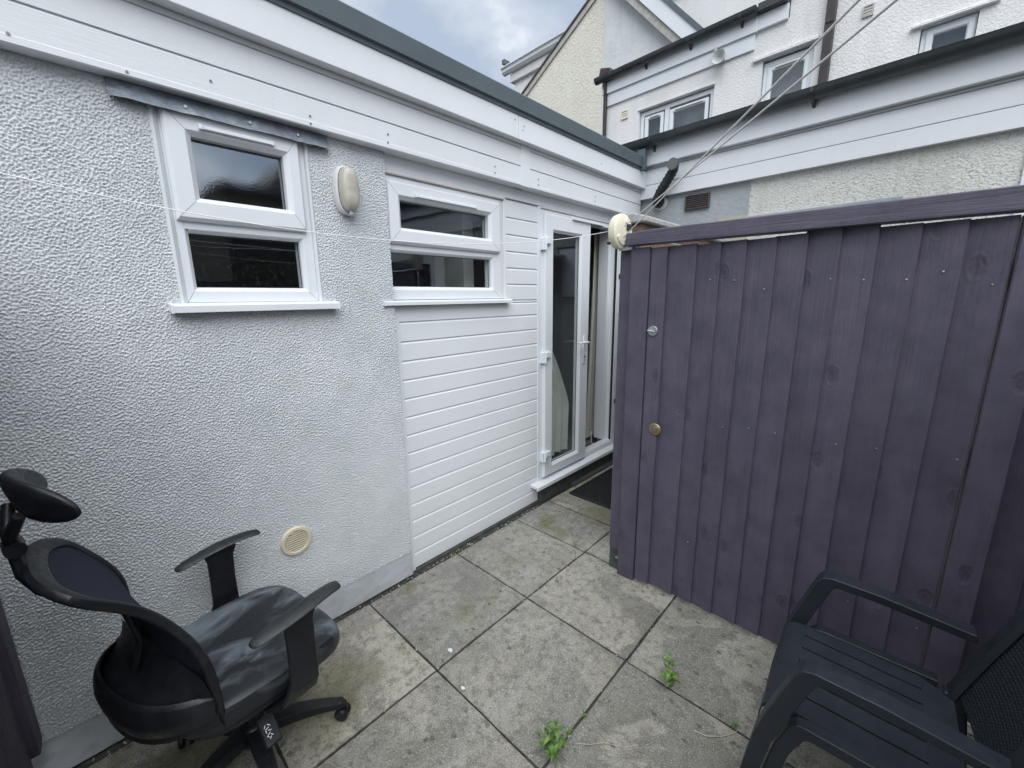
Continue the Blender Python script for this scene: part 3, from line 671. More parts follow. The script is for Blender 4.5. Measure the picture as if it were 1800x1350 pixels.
# bulkhead lamp
LB = thing('bulkhead_light', 'oval bulkhead light with yellowed lens on the roughcast wall between the windows', 'light', (0.030, 0.965, 2.106))
def oval(rx, rz, n=32, e=2.6):
    return [(math.copysign(abs(math.cos(a))**(2/e), math.cos(a))*rx, math.copysign(abs(math.sin(a))**(2/e), math.sin(a))*rz) for a in [2*math.pi*k/n for k in range(n)]]
def ovl(prof, **k): return MB().loft([[(d, p[0], p[1]) for p in oval(rx, rz)] for rx, rz, d in prof])
ovl([(0.050, 0.101, -0.01), (0.053, 0.104, 0.0), (0.053, 0.104, 0.026), (0.050, 0.101, 0.034), (0.044, 0.095, 0.036)]).build('base', 'upvc_old', LB, smooth=True)
ovl([(0.0445, 0.0955, 0.0362), (0.0445, 0.0955, 0.0385)]).build('gasket', 'seal', LB)
ovl([(0.043, 0.094, 0.0387), (0.0425, 0.0935, 0.056), (0.039, 0.089, 0.070), (0.032, 0.078, 0.079), (0.018, 0.055, 0.083), (0.004, 0.02, 0.084)]).build('lens', 'lens', LB, smooth=True)
MB().box(0.028, 0.060, -0.008, 0.008, -0.110, -0.088).build('clip', 'zinc', LB, 0.002)

# ---------------------------------------------------------------- rear extension (low building across the end)
RZ = -math.atan(0.05)
E_ = thing('rear_extension', 'low pebbledashed extension with black gutter across the end of the yard', 'building', (0, 3.76, 0), RZ)
MB().box(0.985, 4.2, 0.050, 0.25, 0, 2.70).build('wall', 'back_dash', E_)
MB().box(-0.1, 0.9845, 0.047, 0.25, 0, 2.70).build('wall', 'patch_grey', E_)
MB().box(0.77, 0.986, 0.040, 0.0465, 1.6, 2.228).build('render_patch', plain('beige_cement_patch', (0.42, 0.40, 0.31), 0.9, 0.15, 14), E_)
MB().box(2.345, 4.2, 0.034, 0.0495, 0, 2.478).build('wall_panel', 'house_dash', E_, 0.003)
MB().prism([(0.049, 2.180), (0.020, 2.186), (0.016, 2.214), (0.049, 2.218)], 1.0, 1.875, 'yz').build('ledge', 'patch_grey', E_, 0.003) if False else \
    MB().box(1.0, 1.875, 0.014, 0.0495, 2.188, 2.214).build('ledge', 'patch_grey', E_, 0.004)
def eboard(z0, z1, lip):
    f = 0.0
    p = [(0.05, z0), (f, z0), (f, z1-0.010), (f+0.008, z1-0.003), (f+0.008, z1), (0.05, z1)]
    MB().prism(p, -0.0, 4.2, 'yz').build('fascia_board', 'clad', E_)
eboard(2.478, 2.592, 1); eboard(2.5925, 2.738, 0)
MB().box(0.0, 4.2, -0.008, -0.0005, 2.7165, 2.7185).build('shadow_joint', 'groove', E_)
MB().box(0.0, 4.2, -0.050, 0.05, 2.7385, 2.895).build('eaves_board', 'upvc', E_, 0.002)
gp_ = []
GZ, GD, GR = 2.925, -0.108, 0.056
gut = [(GD+GR*math.cos(a), GZ+GR*math.sin(a)) for a in [math.pi+math.pi*k/12 for k in range(13)]]
inn = [(GD+(GR-0.006)*math.cos(a), GZ+(GR-0.006)*math.sin(a)) for a in [2*math.pi-math.pi*k/12 for k in range(13)]]
lipf = [(GD-GR-0.004, GZ+0.004)]
MB().prism(gut+[(GD+GR, GZ+0.006), (GD+GR-0.006, GZ+0.006)]+inn+[(GD-GR+0.006, GZ+0.006), (GD-GR-0.003, GZ+0.006)], -0.06, 4.2, 'yz').build('gutter', 'black_gutter', E_, smooth=True)
for u in (0.225, 1.36, 2.5):
    MB().prism([(-0.050, 2.93), (-0.168, 2.93), (-0.168, 2.90), (-0.13, 2.866), (-0.085, 2.860), (-0.062, 2.842), (-0.0502, 2.835)], u-0.009, u+0.009, 'yz').build('gutter_bracket', 'black_gutter', E_)
MB().box(-2, 4.2, -0.04, 2.45, 2.896, 2.935).build('flat_roof', 'roof_felt', E_)
av = MB().box(0.487, 0.688, 0.020, 0.0465, 2.330, 2.336).box(0.487, 0.688, 0.020, 0.0465, 2.437, 2.443).box(0.487, 0.495, 0.020, 0.0465, 2.336, 2.437).box(0.680, 0.688, 0.020, 0.0465, 2.336, 2.437)
AV = av.build('air_brick', 'brown_vent', E_, 0.001)
sl = MB()
for k in range(7): sl.prism([(0.024, 2.339+k*0.0142), (0.042, 2.346+k*0.0142), (0.042, 2.350+k*0.0142), (0.024, 2.345+k*0.0142)], 0.4955, 0.6795, 'yz')
sl.build('slat', 'brown_vent', AV, kind='stuff')
MB().box(0.490, 0.686, 0.043, 0.0468, 2.333, 2.440).build('opening', 'dark', AV)
# black flue pipe with elbow and star-shaped guard
pts = [(0.255, 0.045, 2.435), (0.262, -0.02, 2.43), (0.275, -0.065, 2.445), (0.32, -0.078, 2.508), (0.40, -0.080, 2.618), (0.425, -0.085, 2.65), (0.436, -0.105, 2.668), (0.440, -0.135, 2.675)]
fp = MB().tube(pts, 0.037, 16); FP = fp.build('flue_pipe', 'flue_black', E_, smooth=True)
cl = MB()
for t in (-0.15, 0.1, 0.35, 0.6, 0.85, 1.05):
    a = Vector(pts[3])*(1-t)+Vector(pts[4])*t; dr = (Vector(pts[4])-Vector(pts[3])).normalized()
    cl.tube([a-dr*0.004, a+dr*0.004], 0.0415, 16)
cl.tube([Vector(pts[1])+Vector((0, .028, 0)), Vector(pts[1])+Vector((0, 0.0, 0))], 0.048, 16).build('pipe_collar', 'flue_black', FP, smooth=True)
gr = MB().lathe([(0.034, -0.002), (0.046, -0.002), (0.046, 0.012), (0.040, 0.014), (0.034, 0.004)], (0.440, -0.150, 2.676), 'y', 20)
for k in range(6):
    a = k*math.pi/6; gr.mbox(Matrix.Translation((0.440, -0.149, 2.676)) @ Matrix.Rotation(a, 4, 'Y'), 0.066, 0.004, 0.0045)
gr.build('pipe_guard', plain('grey_guard', (0.10, 0.105, 0.105), 0.6), FP)
MB().lathe([(0.0, 0.0), (0.058, 0.0), (0.062, 0.006), (0.0, 0.01)], (0.262, 0.034, 2.430), 'y', 12).build('mortar_collar', 'upvc_old', FP)
wp = MB().box(0.50, 0.822, 0.026, 0.0465, 1.62, 2.128).build('white_panel', 'upvc', E_, 0.002)
MB().ringprof([(0.488, 0.834, 1.60, 2.140, 0.0466), (0.488, 0.834, 1.60, 2.140, 0.018), (0.501, 0.821, 1.62, 2.127, 0.018), (0.501, 0.821, 1.62, 2.127, 0.0466)], 'y').build('panel_rim', 'seal', wp)

# ---------------------------------------------------------------- house behind the extension
U_ = thing('rear_house', 'taller white rendered house with small casement windows behind the low extension', 'house', (0, 6.2, 0), RZ)
def wallholes(u0, u1, z0, z1, holes, d0, d1, name, mat, root):
    us = sorted({u0, u1, *[h for q in holes for h in q[:2] if u0 < h < u1]}); zs = sorted({z0, z1, *[h for q in holes for h in q[2:4] if z0 < h < z1]})
    m_ = MB()
    for i in range(len(us)-1):
        run = None
        for k in range(len(zs)-1):
            cu, cz = (us[i]+us[i+1])/2, (zs[k]+zs[k+1])/2
            if any(q[0] < cu < q[1] and q[2] < cz < q[3] for q in holes): continue
            m_.box(us[i], us[i+1], d0, d1, zs[k], zs[k+1])
    return m_.build(name, mat, root)
HO = [(-1.27, -0.205, 3.2, 4.283), (0.345, 0.862, 3.2, 4.355), (1.735, 2.118, 3.62, 4.126)]
wallholes(-1.87, 0.58, 2.5, 4.70, HO, 0.0, 0.3, 'wall', 'house_dash', U_)
wallholes(0.5802, 6.5, 2.5, 7.2, HO, 0.0, 0.3, 'wall', 'house_dash', U_)
def hwin(u0, u1, z0, z1, lights, name='window'):
    f_ = MB().ringprof([(u0, u1, z0, z1, 0.12), (u0, u1, z0, z1, 0.045), (u0+0.05, u1-0.05, z0+0.05, z1-0.05, 0.045), (u0+0.05, u1-0.05, z0+0.05, z1-0.05, 0.12)], 'y')
    for i in range(len(lights)-1):
        x = (lights[i][1]+lights[i+1][0])/2; f_.box(x-0.035, x+0.035, 0.046, 0.115, z0+0.0505, z1-0.0505)
    Wn = f_.build(name, 'upvc', U_, 0.002)
    for (a, c_, e_, g_, tv) in lights:
        MB().ringprof([(a-0.05, c_+0.05, e_-0.05, g_+0.05, 0.06), (a-0.05, c_+0.05, e_-0.05, g_+0.05, 0.030), (a-0.012, c_+0.012, e_-0.012, g_+0.012, 0.030), (a, c_, e_, g_, 0.042), (a, c_, e_, g_, 0.07)], 'y').build('sash', 'upvc', Wn, 0.002)
        MB().box(a-0.003, c_+0.003, 0.050, 0.056, e_-0.003, g_+0.003).build('pane', 'glass', Wn)
        if tv: MB().box(a+0.03, c_-0.02, 0.012, 0.031, g_+0.020, g_+0.034).build('trickle_vent', 'upvc_old', Wn, 0.001)
    MB().box(u0-0.02, u1+0.02, 0.20, 0.22, z0-0.02, z1+0.02).build('pane_backing', plain('sky_sheen_backing', (0.17, 0.185, 0.20), 0.8), Wn)  # added backing sheet; its grey-blue paints in the sky reflected by the panes
    return Wn
hwin(-1.262, -0.213, 3.2, 4.268, [(-1.14, -0.955, 3.30, 4.14, 1), (-0.76, -0.33, 3.30, 4.13, 1)])
hwin(0.353, 0.855, 3.2, 4.33, [(0.45, 0.765, 3.3, 4.22, 1)])
hwin(1.742, 2.112, 3.62, 4.12, [(1.83, 2.05, 3.85, 4.045, 0)])
MB().box(0.24, 0.90, -0.045, -0.0005, 4.357, 4.398).build('lintel', 'house_dash', U_, 0.006)
MB().box(1.66, 2.24, -0.045, -0.0005, 4.128, 4.160).build('lintel', 'house_dash', U_, 0.006)
MB().box(-1.29, -0.195, -0.020, -0.0005, 4.285, 4.310).build('lintel', 'house_dash', U_, 0.004)
MB().box(-1.88, 0.24, -0.030, -0.0005, 4.505, 4.672).build('fascia_board', 'upvc', U_, 0.002)
MB().box(-1.90, 0.27, -0.060, -0.0005, 4.6725, 4.83).build('eaves_board', 'upvc', U_, 0.002)
MB().box(0.2705, 0.572, -0.045, -0.0005, 4.685, 4.84).build('eaves_board', 'upvc', U_, 0.002)
def hgut(u0, u1, d, z_, r, root, mat='black_gutter'):
    q = [(d+r*math.cos(a), z_+r*math.sin(a)) for a in [math.pi+math.pi*k/10 for k in range(11)]]
    MB().prism(q+[(d+r, z_+0.012), (d-r-0.004, z_+0.012)], u0, u1, 'yz').build('gutter', mat, root, smooth=True)
hgut(-1.97, 0.27, -0.12, 4.88, 0.062, U_)
MB().box(0.272, 0.57, -0.12, 0.05, 4.842, 4.93).build('roof_edge', 'black_gutter', U_, 0.006)
for u in (-1.15, -0.52, 0.10): MB().prism([(-0.060, 4.87), (-0.185, 4.87), (-0.180, 4.84), (-0.11, 4.81), (-0.072, 4.775), (-0.0605, 4.77)], u-0.012, u+0.012, 'yz').build('gutter_bracket', 'black_gutter', U_)
MB().box(-1.87, 0.575, -0.02, 1.5, 4.842, 4.90).build('flat_roof', 'roof_felt', U_)
MB().prism([(-1.93, 4.90), (-1.70, 4.90), (-1.72, 4.98), (-1.90, 5.03)], -0.12, 0.10, 'xz').build('ridge_cap', 'brown_pipe', U_, 0.006)
MB().tube([(0.54, -0.16, 4.96), (0.56, 0.20, 4.99)], 0.06, 10).build('ridge_tile', 'tile_red', U_, smooth=True)
MB().tube([(-1.835, -0.095, 4.84), (-1.835, -0.055, 4.72), (-1.835, -0.055, 2.9)], 0.030, 12).build('downpipe', 'brown_pipe', U_, smooth=True)
MB().box(0.945, 1.030, -0.075, -0.004, 2.9, 7.2).build('downpipe', 'brown_pipe', U_, 0.004)
MB().box(0.952, 1.023, -0.085, -0.003, 4.46, 4.49).build('pipe_bracket', 'brown_pipe', U_)
for (a, c_, e_, g_, m_) in ((-1.565, -1.455, 4.250, 4.365, 'cream_plastic'), (1.255, 1.345, 4.405, 4.508, 'wood_board')):
    Vn = MB().ringprof([(a, c_, e_, g_, -0.0005), (a, c_, e_, g_, -0.02), (a+.012, c_-.012, e_+.012, g_-.012, -0.02), (a+.012, c_-.012, e_+.012, g_-.012, -0.0005)], 'y').build('vent_cover', m_, U_)
    sv = MB()
    for k in range(3):
        zz = e_+0.014+k*(g_-e_-0.028)/3; sv.prism([(-0.018, zz), (-0.002, zz+0.012), (-0.002, zz+0.026), (-0.016, zz+0.020)], a+.0125, c_-.0125, 'yz')
    sv.build('slat', m_, Vn, kind='stuff')
FL = thing('flood_lamp', 'round grey outdoor flood lamp fixed to the white fascia of the house behind', 'light', tuple(U_.matrix_basis @ Vector((-0.14, -0.03, 4.55))), RZ)
MB().lathe([(0.0, -0.03), (0.035, -0.03), (0.045, -0.05), (0.075, -0.11), (0.080, -0.13), (0.072, -0.128), (0.03, -0.08), (0.0, -0.07)], (0.02, 0, -0.03), 'y', 20).build('shade', plain('grey_lamp_metal', (0.42, 0.45, 0.45), 0.4, 0.1), FL, smooth=True)
MB().tube([(-0.03, -0.05, 0.0), (-0.045, -0.06, 0.06), (-0.05, -0.07, 0.11)], [0.028, 0.026, 0.018], 12).box(-0.05, 0.05, -0.03, 0.0, -0.05, 0.05).build('sensor', plain('grey_sensor', (0.32, 0.34, 0.33), 0.5), FL, 0.003, True)

# gable house behind
G_ = thing('gable_house', 'gabled house end, half cream roughcast and half smooth grey render', 'house', (0, 8.0, 0), RZ)
PK = (-3.08, 7.60)
MB().prism([(-9.0, 2.0), (-3.081, 2.0), (-3.081, PK[1]), (-9.0, PK[1]-0.57*5.92)], 0.0, 0.3, 'xz').build('wall', 'cream_dash', G_)
MB().prism([(-3.080, 2.0), (0.2, 2.0), (0.2, 4.0), (PK[0], PK[1]+0.02)], 0.004, 0.3, 'xz').build('wall', 'smooth_grey', G_)
def verge(p0, p1, off, w, d0, d1, name, mat):
    dx, dz = p1[0]-p0[0], p1[1]-p0[1]; L_ = math.hypot(dx, dz); nx, nz = -dz/L_, dx/L_
    if nz < 0: nx, nz = -nx, -nz
    q = [(p0[0]+nx*off, p0[1]+nz*off), (p1[0]+nx*off, p1[1]+nz*off), (p1[0]+nx*(off+w), p1[1]+nz*(off+w)), (p0[0]+nx*(off+w), p0[1]+nz*(off+w))]
    return MB().prism(q, d0, d1, 'xz').build(name, mat, G_)
pl = (-9.0, PK[1]-0.57*5.92)
verge(pl, PK, -0.10, 0.10, -0.035, -0.0005, 'bargeboard', 'wood_board')
verge(pl, PK, 0.002, 0.035, -0.06, 5.0, 'roof_slope', 'slate')
prr = (-0.6, PK[1]-1.10*2.48)
verge(PK, prr, -0.02, 0.12, -0.16, -0.0005, 'soffit', 'wood_board')
verge(PK, prr, 0.101, 0.20, -0.20, -0.0005, 'bargeboard', 'upvc')
verge(PK, prr, 0.302, 0.07, -0.22, 5.0, 'roof_slope', 'roof_grey')
B_ = thing('far_building', 'white building with pale gutter peeping out left of the cream gable', 'building', (0, 10.5, 0), RZ)
MB().box(-8.0, 1.0, 0.0, 4.0, 2.0, 8.28).build('wall', 'house_dash', B_)
MB().box(-8.12, 1.0, -0.10, 4.0, 8.281, 8.53).build('fascia_board', 'upvc_old', B_, 0.01)
MB().prism([(-0.10, 8.531), (-0.18, 8.535), (-0.24, 8.59), (-0.25, 8.66), (-0.30, 8.69), (-0.30, 8.714), (-0.10, 8.714)], -8.35, 1.0, 'yz').build('gutter', 'upvc', B_)
MB().box(-8.30, 1.0, -0.10, 4.0, 8.715, 8.83).build('roof_edge', 'roof_grey', B_)
MB().box(-8.34, -8.22, -0.24, 0.0, 8.83, 8.95).build('gutter_end', 'roof_grey', B_)

# coped brick wall behind the gate post
K_ = thing('brick_wall', 'short brick wall with concrete coping running behind the gate post', 'wall', (0.80, 2.26, 0))
kb = []
for r_ in range(27):
    for c_ in range(7):
        off = 0.11 if r_ % 2 else 0.0
        y0 = c_*0.225 - off; y1 = y0+0.215
        y0 = max(0, y0); y1 = min(1.45, y1)
        if y1-y0 > 0.03 and r_ > 21: MB().box(-0.051, 0.051, y0, y1, r_*0.075, r_*0.075+0.065).build('brick', 'brick', K_, 0.003)
MB().box(-0.047, 0.047, 0.003, 1.45, 0, 2.015).build('mortar', 'coping', K_)
for k in range(3): MB().prism([(-0.085, 2.018), (0.085, 2.018), (0.085, 2.050), (0.0, 2.072), (-0.085, 2.050)], -0.03+k*0.50, -0.03+k*0.50+0.494, 'xz').build('coping_stone', 'coping', K_, 0.006)

# ---------------------------------------------------------------- gate and fences
def feather(x0, x1, z0, z1, yb=2.040, thin=2.0335, thick=2.0185, mat='purple_z'):
    """one featheredge board, thick along its right edge"""
    m_ = MB(); n = 9
    rings = []
    ph = random.uniform(0, 6); a = random.uniform(0.0001, 0.0006)
    for k in range(n+1):
        z_ = z0+(z1-z0)*k/n; w_ = a*math.sin(k*0.9+ph)
        rings.append([(x0-0.012, thin+0.001, z_), (x0, thin, z_), (x1-0.003+w_, thick, z_), (x1+w_, thick+0.003, z_), (x1+w_, yb, z_), (x0-0.012, yb, z_)])
    return m_.loft(rings)
GT = thing('gate', 'purple featheredge timber gate with zinc thumb turn and brass lock', 'gate', (0, 0, 0))
bx = [1.115, 1.247, 1.351, 1.453, 1.564, 1.668, 1.772, 1.876, 1.986, 2.094, 2.198]
for i in range(len(bx)-1):
    zt = [1.852, 1.846, 1.850, 1.848, 1.852, 1.861, 1.858, 1.850, 1.849, 1.847][i]
    feather(bx[i]+0.001, bx[i+1], 0.026+random.uniform(-0.003, 0.004), zt).build('board', 'purple_z', GT)
MB().box(1.034, 1.113, 2.014, 2.040, 0.022, 1.850).build('gate_stile', 'purple_z', GT, 0.003)
for z_ in (0.35, 1.0, 1.62): MB().box(1.05, 2.19, 2.0405, 2.085, z_, z_+0.09).build('gate_rail', 'purple_x', GT, 0.003)
tt = MB().lathe([(0.0, 0.0), (0.024, 0.0), (0.026, -0.003), (0.023, -0.008), (0.0, -0.009)], (1.064, 2.0138, 1.448), 'y', 20)
T1 = tt.build('thumb_turn', 'zinc', GT, smooth=True)
MB().mbox(Matrix.Translation((1.058, 2.000, 1.448)) @ Matrix.Rotation(R(8), 4, 'Y'), 0.038, 0.010, 0.006).build('turn_bar', 'zinc', T1, 0.002)
T2 = MB().lathe([(0.0, 0.0), (0.030, 0.0), (0.031, -0.004), (0.026, -0.007), (0.020, -0.006), (0.018, -0.010), (0.0, -0.011)], (1.106, 2.0138, 0.940), 'y', 24).build('lock', 'brass', GT, smooth=True)
MB().lathe([(0.0, 0.0), (0.010, 0.0), (0.010, -0.004), (0.0, -0.004)], (1.106, 2.0028, 0.940), 'y', 12).build('lock_barrel', 'screw', T2)
nl_ = MB()
for i in range(len(bx)-1):
    for z_ in (1.665, 1.045, 0.395):
        if random.random() < (0.85 if z_ > 1.5 else 0.55): nl_.disc((bx[i+1]-random.uniform(0.016, 0.04), 2.0222, z_+random.uniform(-0.03, 0.03)), random.choice([0.0026, 0.003, 0.0022]), -0.004, 0.001, 'y', 8)
nl_.build('nail_head', 'zinc', GT, kind='stuff')
GF = thing('gateway', 'purple timber gate posts and top rail around the featheredge gate', 'gateway', (0, 0, 0))
MB().box(0.926, 1.026, 2.012, 2.045, 0.004, 1.856).build('post_cladding', 'purple_z', GF, 0.003)
MB().box(0.848, 0.9255, 2.046, 2.120, 0.13, 1.90).build('post', 'purple_z', GF, 0.004)
MB().box(0.851, 0.9225, 2.049, 2.117, 0.0, 0.1295).build('post_shoe', 'step', GF, 0.002)
MB().box(0.90, 0.918, 2.030, 2.0455, 0.085, 0.092).build('shoe_bolt', 'zinc', GF)
MB().prism([(0.905, 1.868), (0.905, 1.928), (1.05, 1.934), (2.7, 1.924), (2.7, 1.848)], 1.985, 2.045, 'xz').build('top_rail', 'purple_x', GF, 0.004)
MB().box(2.206, 2.292, 2.012, 2.044, 0.01, 1.846).build('post_cladding', 'purple_z', GF, 0.003)
MB().box(2.204, 2.29, 2.0445, 2.12, 0.0, 1.85).build('post', 'purple_z', GF, 0.003)
SF = thing('side_fence', 'purple fence behind the plastic garden chair on the right of the yard', 'fence', (2.56, 2.03, 0))
x = 2.2925
for k in range(3):
    feather(x+0.002, x+0.104, 0.02, 1.845, 2.120, 2.1135, 2.0985).build('board', 'purple_z', SF).location = (-2.56, -2.03, 0)
    x += 0.104
for k in range(26):
    y1_ = 0.05-k*0.105; y0_ = y1_-0.105
    MB().prism([(0.016, y0_+0.001), (0.004, y0_+0.001), (-0.008, y1_), (0.016, y1_)], 0.02, 1.80+random.uniform(-.006, .006), 'xy').build('board', 'purple_z', SF)
LF = thing('yard_fence', 'purple timber fence end beside the roughcast wall behind the office chair', 'fence', (0.06, -0.30, 0))
MB().box(0.0, 0.085, -0.02, 0.028, 0.205, 1.85).build('post_cladding', 'purple_z', LF, 0.004)
MB().box(0.004, 0.085, -0.10, -0.0205, 0.0, 1.80).build('post', 'purple_z', LF, 0.004)
for k in range(10):
    a = 0.0855+k*0.105
    MB().box(a+0.001, a+0.104, -0.018+0.004*(k % 2), 0.006+0.004*(k % 2), 0.10, 1.80).build('board', 'purple_z', LF, 0.002)

# washing line reel and cords
WL = thing('washing_line', 'cream retractable washing line reel on the gate post with white cords', 'washing line', (0.868, 1.995, 1.862))
# reel body: disc with vertical plane facing -x/+x, seen edge-on
def reel(prof, n=40):
    rings = []
    for r_, h in prof:
        rings.append([(h, r_*math.cos(2*math.pi*k/n)*0.86, 0.080 + r_*math.sin(2*math.pi*k/n)*1.08) for k in range(n)])
    return MB().loft(rings)
RC = reel([(0.060, -0.046), (0.070, -0.042), (0.076, -0.034), (0.077, -0.018), (0.0745, -0.016), (0.0745, -0.013), (0.078, -0.010), (0.080, 0.010), (0.078, 0.030), (0.068, 0.038), (0.030, 0.040)]).build('reel_case', 'cream_plastic', WL, smooth=True)
RC.rotation_euler = (0, 0, R(-10)); RC.scale = (0.62, 1, 1)
hk = MB()
n = 18
rings = []
for k in range(n+1):
    a = R(75) - R(230)*k/n
    c_, s_ = math.cos(a), math.sin(a)
    r0, r1 = 0.040, 0.066
    rings.append([(0.0395, r0*c_*0.86, 0.080+r0*s_*1.05), (0.054, r0*c_*0.86, 0.080+r0*s_*1.05), (0.050, r1*c_*0.86, 0.080+r1*s_*1.05), (0.036, r1*c_*0.86, 0.080+r1*s_*1.05)])
hk.loft(rings); HK = hk.build('hook_rim', 'cream_plastic', RC, 0.001, True)
MB().box(-0.032, -0.008, -0.0745, -0.060, 0.014, 0.027).build('cord_slot', 'dark', RC, 0.002)
MB().box(0.030, 0.0545, 0.02, 0.05, 0.085, 0.115).build('latch', 'seal', RC, 0.002)
MB().box(-0.012, 0.05, 0.01, 0.052, -0.012, 0.01).build('bracket', 'zinc', WL, 0.002)
wl = Vector((0.868, 1.995, 1.862))
def cordpts(P, n=40, sag=0.0):
    P = [Vector(p)-wl for p in P]; o_ = []
    for i in range(n+1):
        t = i/n; p = P[0].lerp(P[1], t); p.z -= sag*4*t*(1-t); o_.append(p)
    return o_
MB().tube(cordpts([(0.822, 1.985, 1.950), (0.330, -0.29, 1.975)], 52, 0.132), 0.0014, 6).build('cord', 'cord', WL, smooth=True)
def ext(a, b_, k): a, b_ = Vector(a), Vector(b_); return a + (b_-a)*k
A1, B1 = (0.905, 1.965, 1.958), (1.868, 0.894, 2.054)
A2, B2 = (0.905, 1.960, 1.905), (1.920, 0.870, 2.028)
MB().tube(cordpts([A2, ext(A2, B1, 1.72)], 30), 0.0022, 8).build('cord', 'cord', WL, smooth=True)
MB().tube(cordpts([A1, ext(A1, B2, 1.66)], 30), 0.0022, 8).build('cord', 'cord', WL, smooth=True)
MB().box(-0.005, 0.075, -1.98, -1.90, 0, 2.22).build('post', 'purple_z', SF, 0.004)
MB().box(0.24, 0.31, -0.06, 0.012, 0, 2.05).build('post', 'purple_z', LF, 0.004)

# ---------------------------------------------------------------- office chair
OC = thing('office_chair', 'black high-back office chair with headrest and dusty seat beside the roughcast wall', 'chair', (0.467, 0.232, 0), R(8))
def rr(hx, hy, n=40, e=4.0, cx=0, cy=0):
    return [(cx+math.copysign(abs(math.cos(a))**(2/e), math.cos(a))*hx, cy+math.copysign(abs(math.sin(a))**(2/e), math.sin(a))*hy) for a in [2*math.pi*k/n for k in range(n)]]
# star base
for k in range(5):
    a = R(70-8+72*k); dx, dy = math.cos(a), math.sin(a)
    P = [(dx*t, dy*t, z_) for t, z_ in ((0.02, 0.120), (0.08, 0.122), (0.16, 0.112), (0.23, 0.094), (0.275, 0.078), (0.300, 0.072))]
    lg = MB().bar(P, [0.060, 0.058, 0.050, 0.044, 0.042, 0.036], [0.050, 0.048, 0.040, 0.032, 0.026, 0.020])
    subsurf(lg.build('base_leg', 'chair_black', OC, 0.006, True, 2), 1)
    MB().disc((dx*0.283, dy*0.283, 0.087), 0.015, 0, 0.004, 'z', 16).build('leg_cap', 'chair_black', OC, 0.0015, True)
    ca = a + random.uniform(0.5, 1.2); wx, wy = math.cos(ca), math.sin(ca)
    c0 = Vector((dx*0.300, dy*0.300, 0.0))
    cs = MB().tube([c0+Vector((0, 0, 0.045)), c0+Vector((0, 0, 0.078))], 0.008, 10)
    off = Vector((-wy, wx, 0))*0.012
    for sgn in (-1, 1):
        cc = c0 + off + Vector((wx, wy, 0))*0.015*sgn + Vector((0, 0, 0.026))
        d_ = Vector((wx, wy, 0))*sgn
        cs.tube([cc-d_*0.007, cc-d_*0.006, cc+d_*0.006, cc+d_*0.010], [0.024, 0.026, 0.025, 0.018], 18)
    cs.mbox(Matrix.Translation(c0+off*0.6+Vector((0, 0, 0.038))) @ Matrix.Rotation(ca, 4, 'Z'), 0.012, 0.034, 0.026)
    cs.build('castor', 'chair_black', OC, 0.001, True)
MB().lathe([(0.0, 0.075), (0.045, 0.08), (0.048, 0.135), (0.038, 0.15), (0.028, 0.155), (0.028, 0.27), (0.020, 0.275), (0.020, 0.36), (0.0, 0.36)], (0, 0, 0), 'z', 20).build('column', 'chair_black', OC, smooth=True)
mech = MB().box(-0.09, 0.09, -0.16, 0.12, 0.345, 0.392).box(-0.14, 0.14, -0.10, -0.05, 0.372, 0.402).box(-0.14, 0.14, 0.07, 0.11, 0.372, 0.402)
mech.build('tilt_mechanism', 'chair_black', OC, 0.008)
# lever with printed symbols
LV = MB().bar([(0.08, -0.02, 0.375), (0.20, -0.035, 0.368), (0.235, -0.04, 0.362)], [0.012, 0.012, 0.012], [0.008, 0.008, 0.008]).build('lever', 'chair_black', OC, 0.002)
PD = MB().mbox(Matrix.Translation((0.272, -0.045, 0.352)) @ Matrix.Rotation(R(14), 4, 'Y') @ Matrix.Rotation(R(-6), 4, 'Z'), 0.095, 0.045, 0.010).build('lever_paddle', 'chair_black', OC, 0.004, True)
mk = MB(); mt = Matrix.Translation((0.276, -0.046, 0.3565)) @ Matrix.Rotation(R(14), 4, 'Y') @ Matrix.Rotation(R(-6), 4, 'Z')
for (px, py, sx_, sy_, an) in ((-0.028, 0.006, 0.012, 0.0018, 0), (-0.028, -0.003, 0.0018, 0.012, 20), (-0.018, 0.0, 0.0018, 0.014, -12), (-0.008, 0.004, 0.011, 0.0018, 35), (-0.008, -0.004, 0.011, 0.0018, -35), (0.004, 0.0, 0.0018, 0.013, 0), (0.012, 0.005, 0.009, 0.0018, 0), (0.012, -0.004, 0.009, 0.0018, 0), (0.020, 0.0, 0.0018, 0.010, 15)):
    mk.mbox(mt @ Matrix.Translation((px*0.8+0.008, py*1.2-0.004, 0.001)) @ Matrix.Rotation(R(an+35), 4, 'Z'), sx_*0.8, sy_*0.8, 0.0008)
mk.build('lever_symbols', 'upvc', LV)
# seat cushion
st = []
for (s_, z_, cy) in ((0.80, 0.398, 0.0), (0.96, 0.405, 0.0), (1.0, 0.425, 0.0), (1.0, 0.450, 0.0), (0.975, 0.472, 0.0), (0.90, 0.483, 0.0), (0.70, 0.482, -0.005), (0.40, 0.476, -0.01), (0.10, 0.474, -0.01)):
    r_ = []
    for (px, py) in rr(0.254*s_, 0.250*s_, 44, 4.4):
        fy = (py+0.02)/0.25
        drop = -0.040*max(0, fy-0.45)**1.6 if fy > 0.45 else 0.0
        side = 0.010*(abs(px)/0.25)**2 if z_ > 0.44 else 0
        nar = 1.0 - 0.10*max(0, -fy)
        r_.append((px*nar, py+0.018+cy, z_+drop+side))
    st.append(r_)
SE = MB().loft(st).build('seat', 'seat', OC, smooth=True); subsurf(SE, 1)
shell = [[(p[0], p[1]+0.016, z_) for p in rr(0.246*s_, 0.238*s_, 40, 3.6)] for s_, z_ in ((0.6, 0.388), (0.92, 0.390), (0.985, 0.402), (0.985, 0.416))]
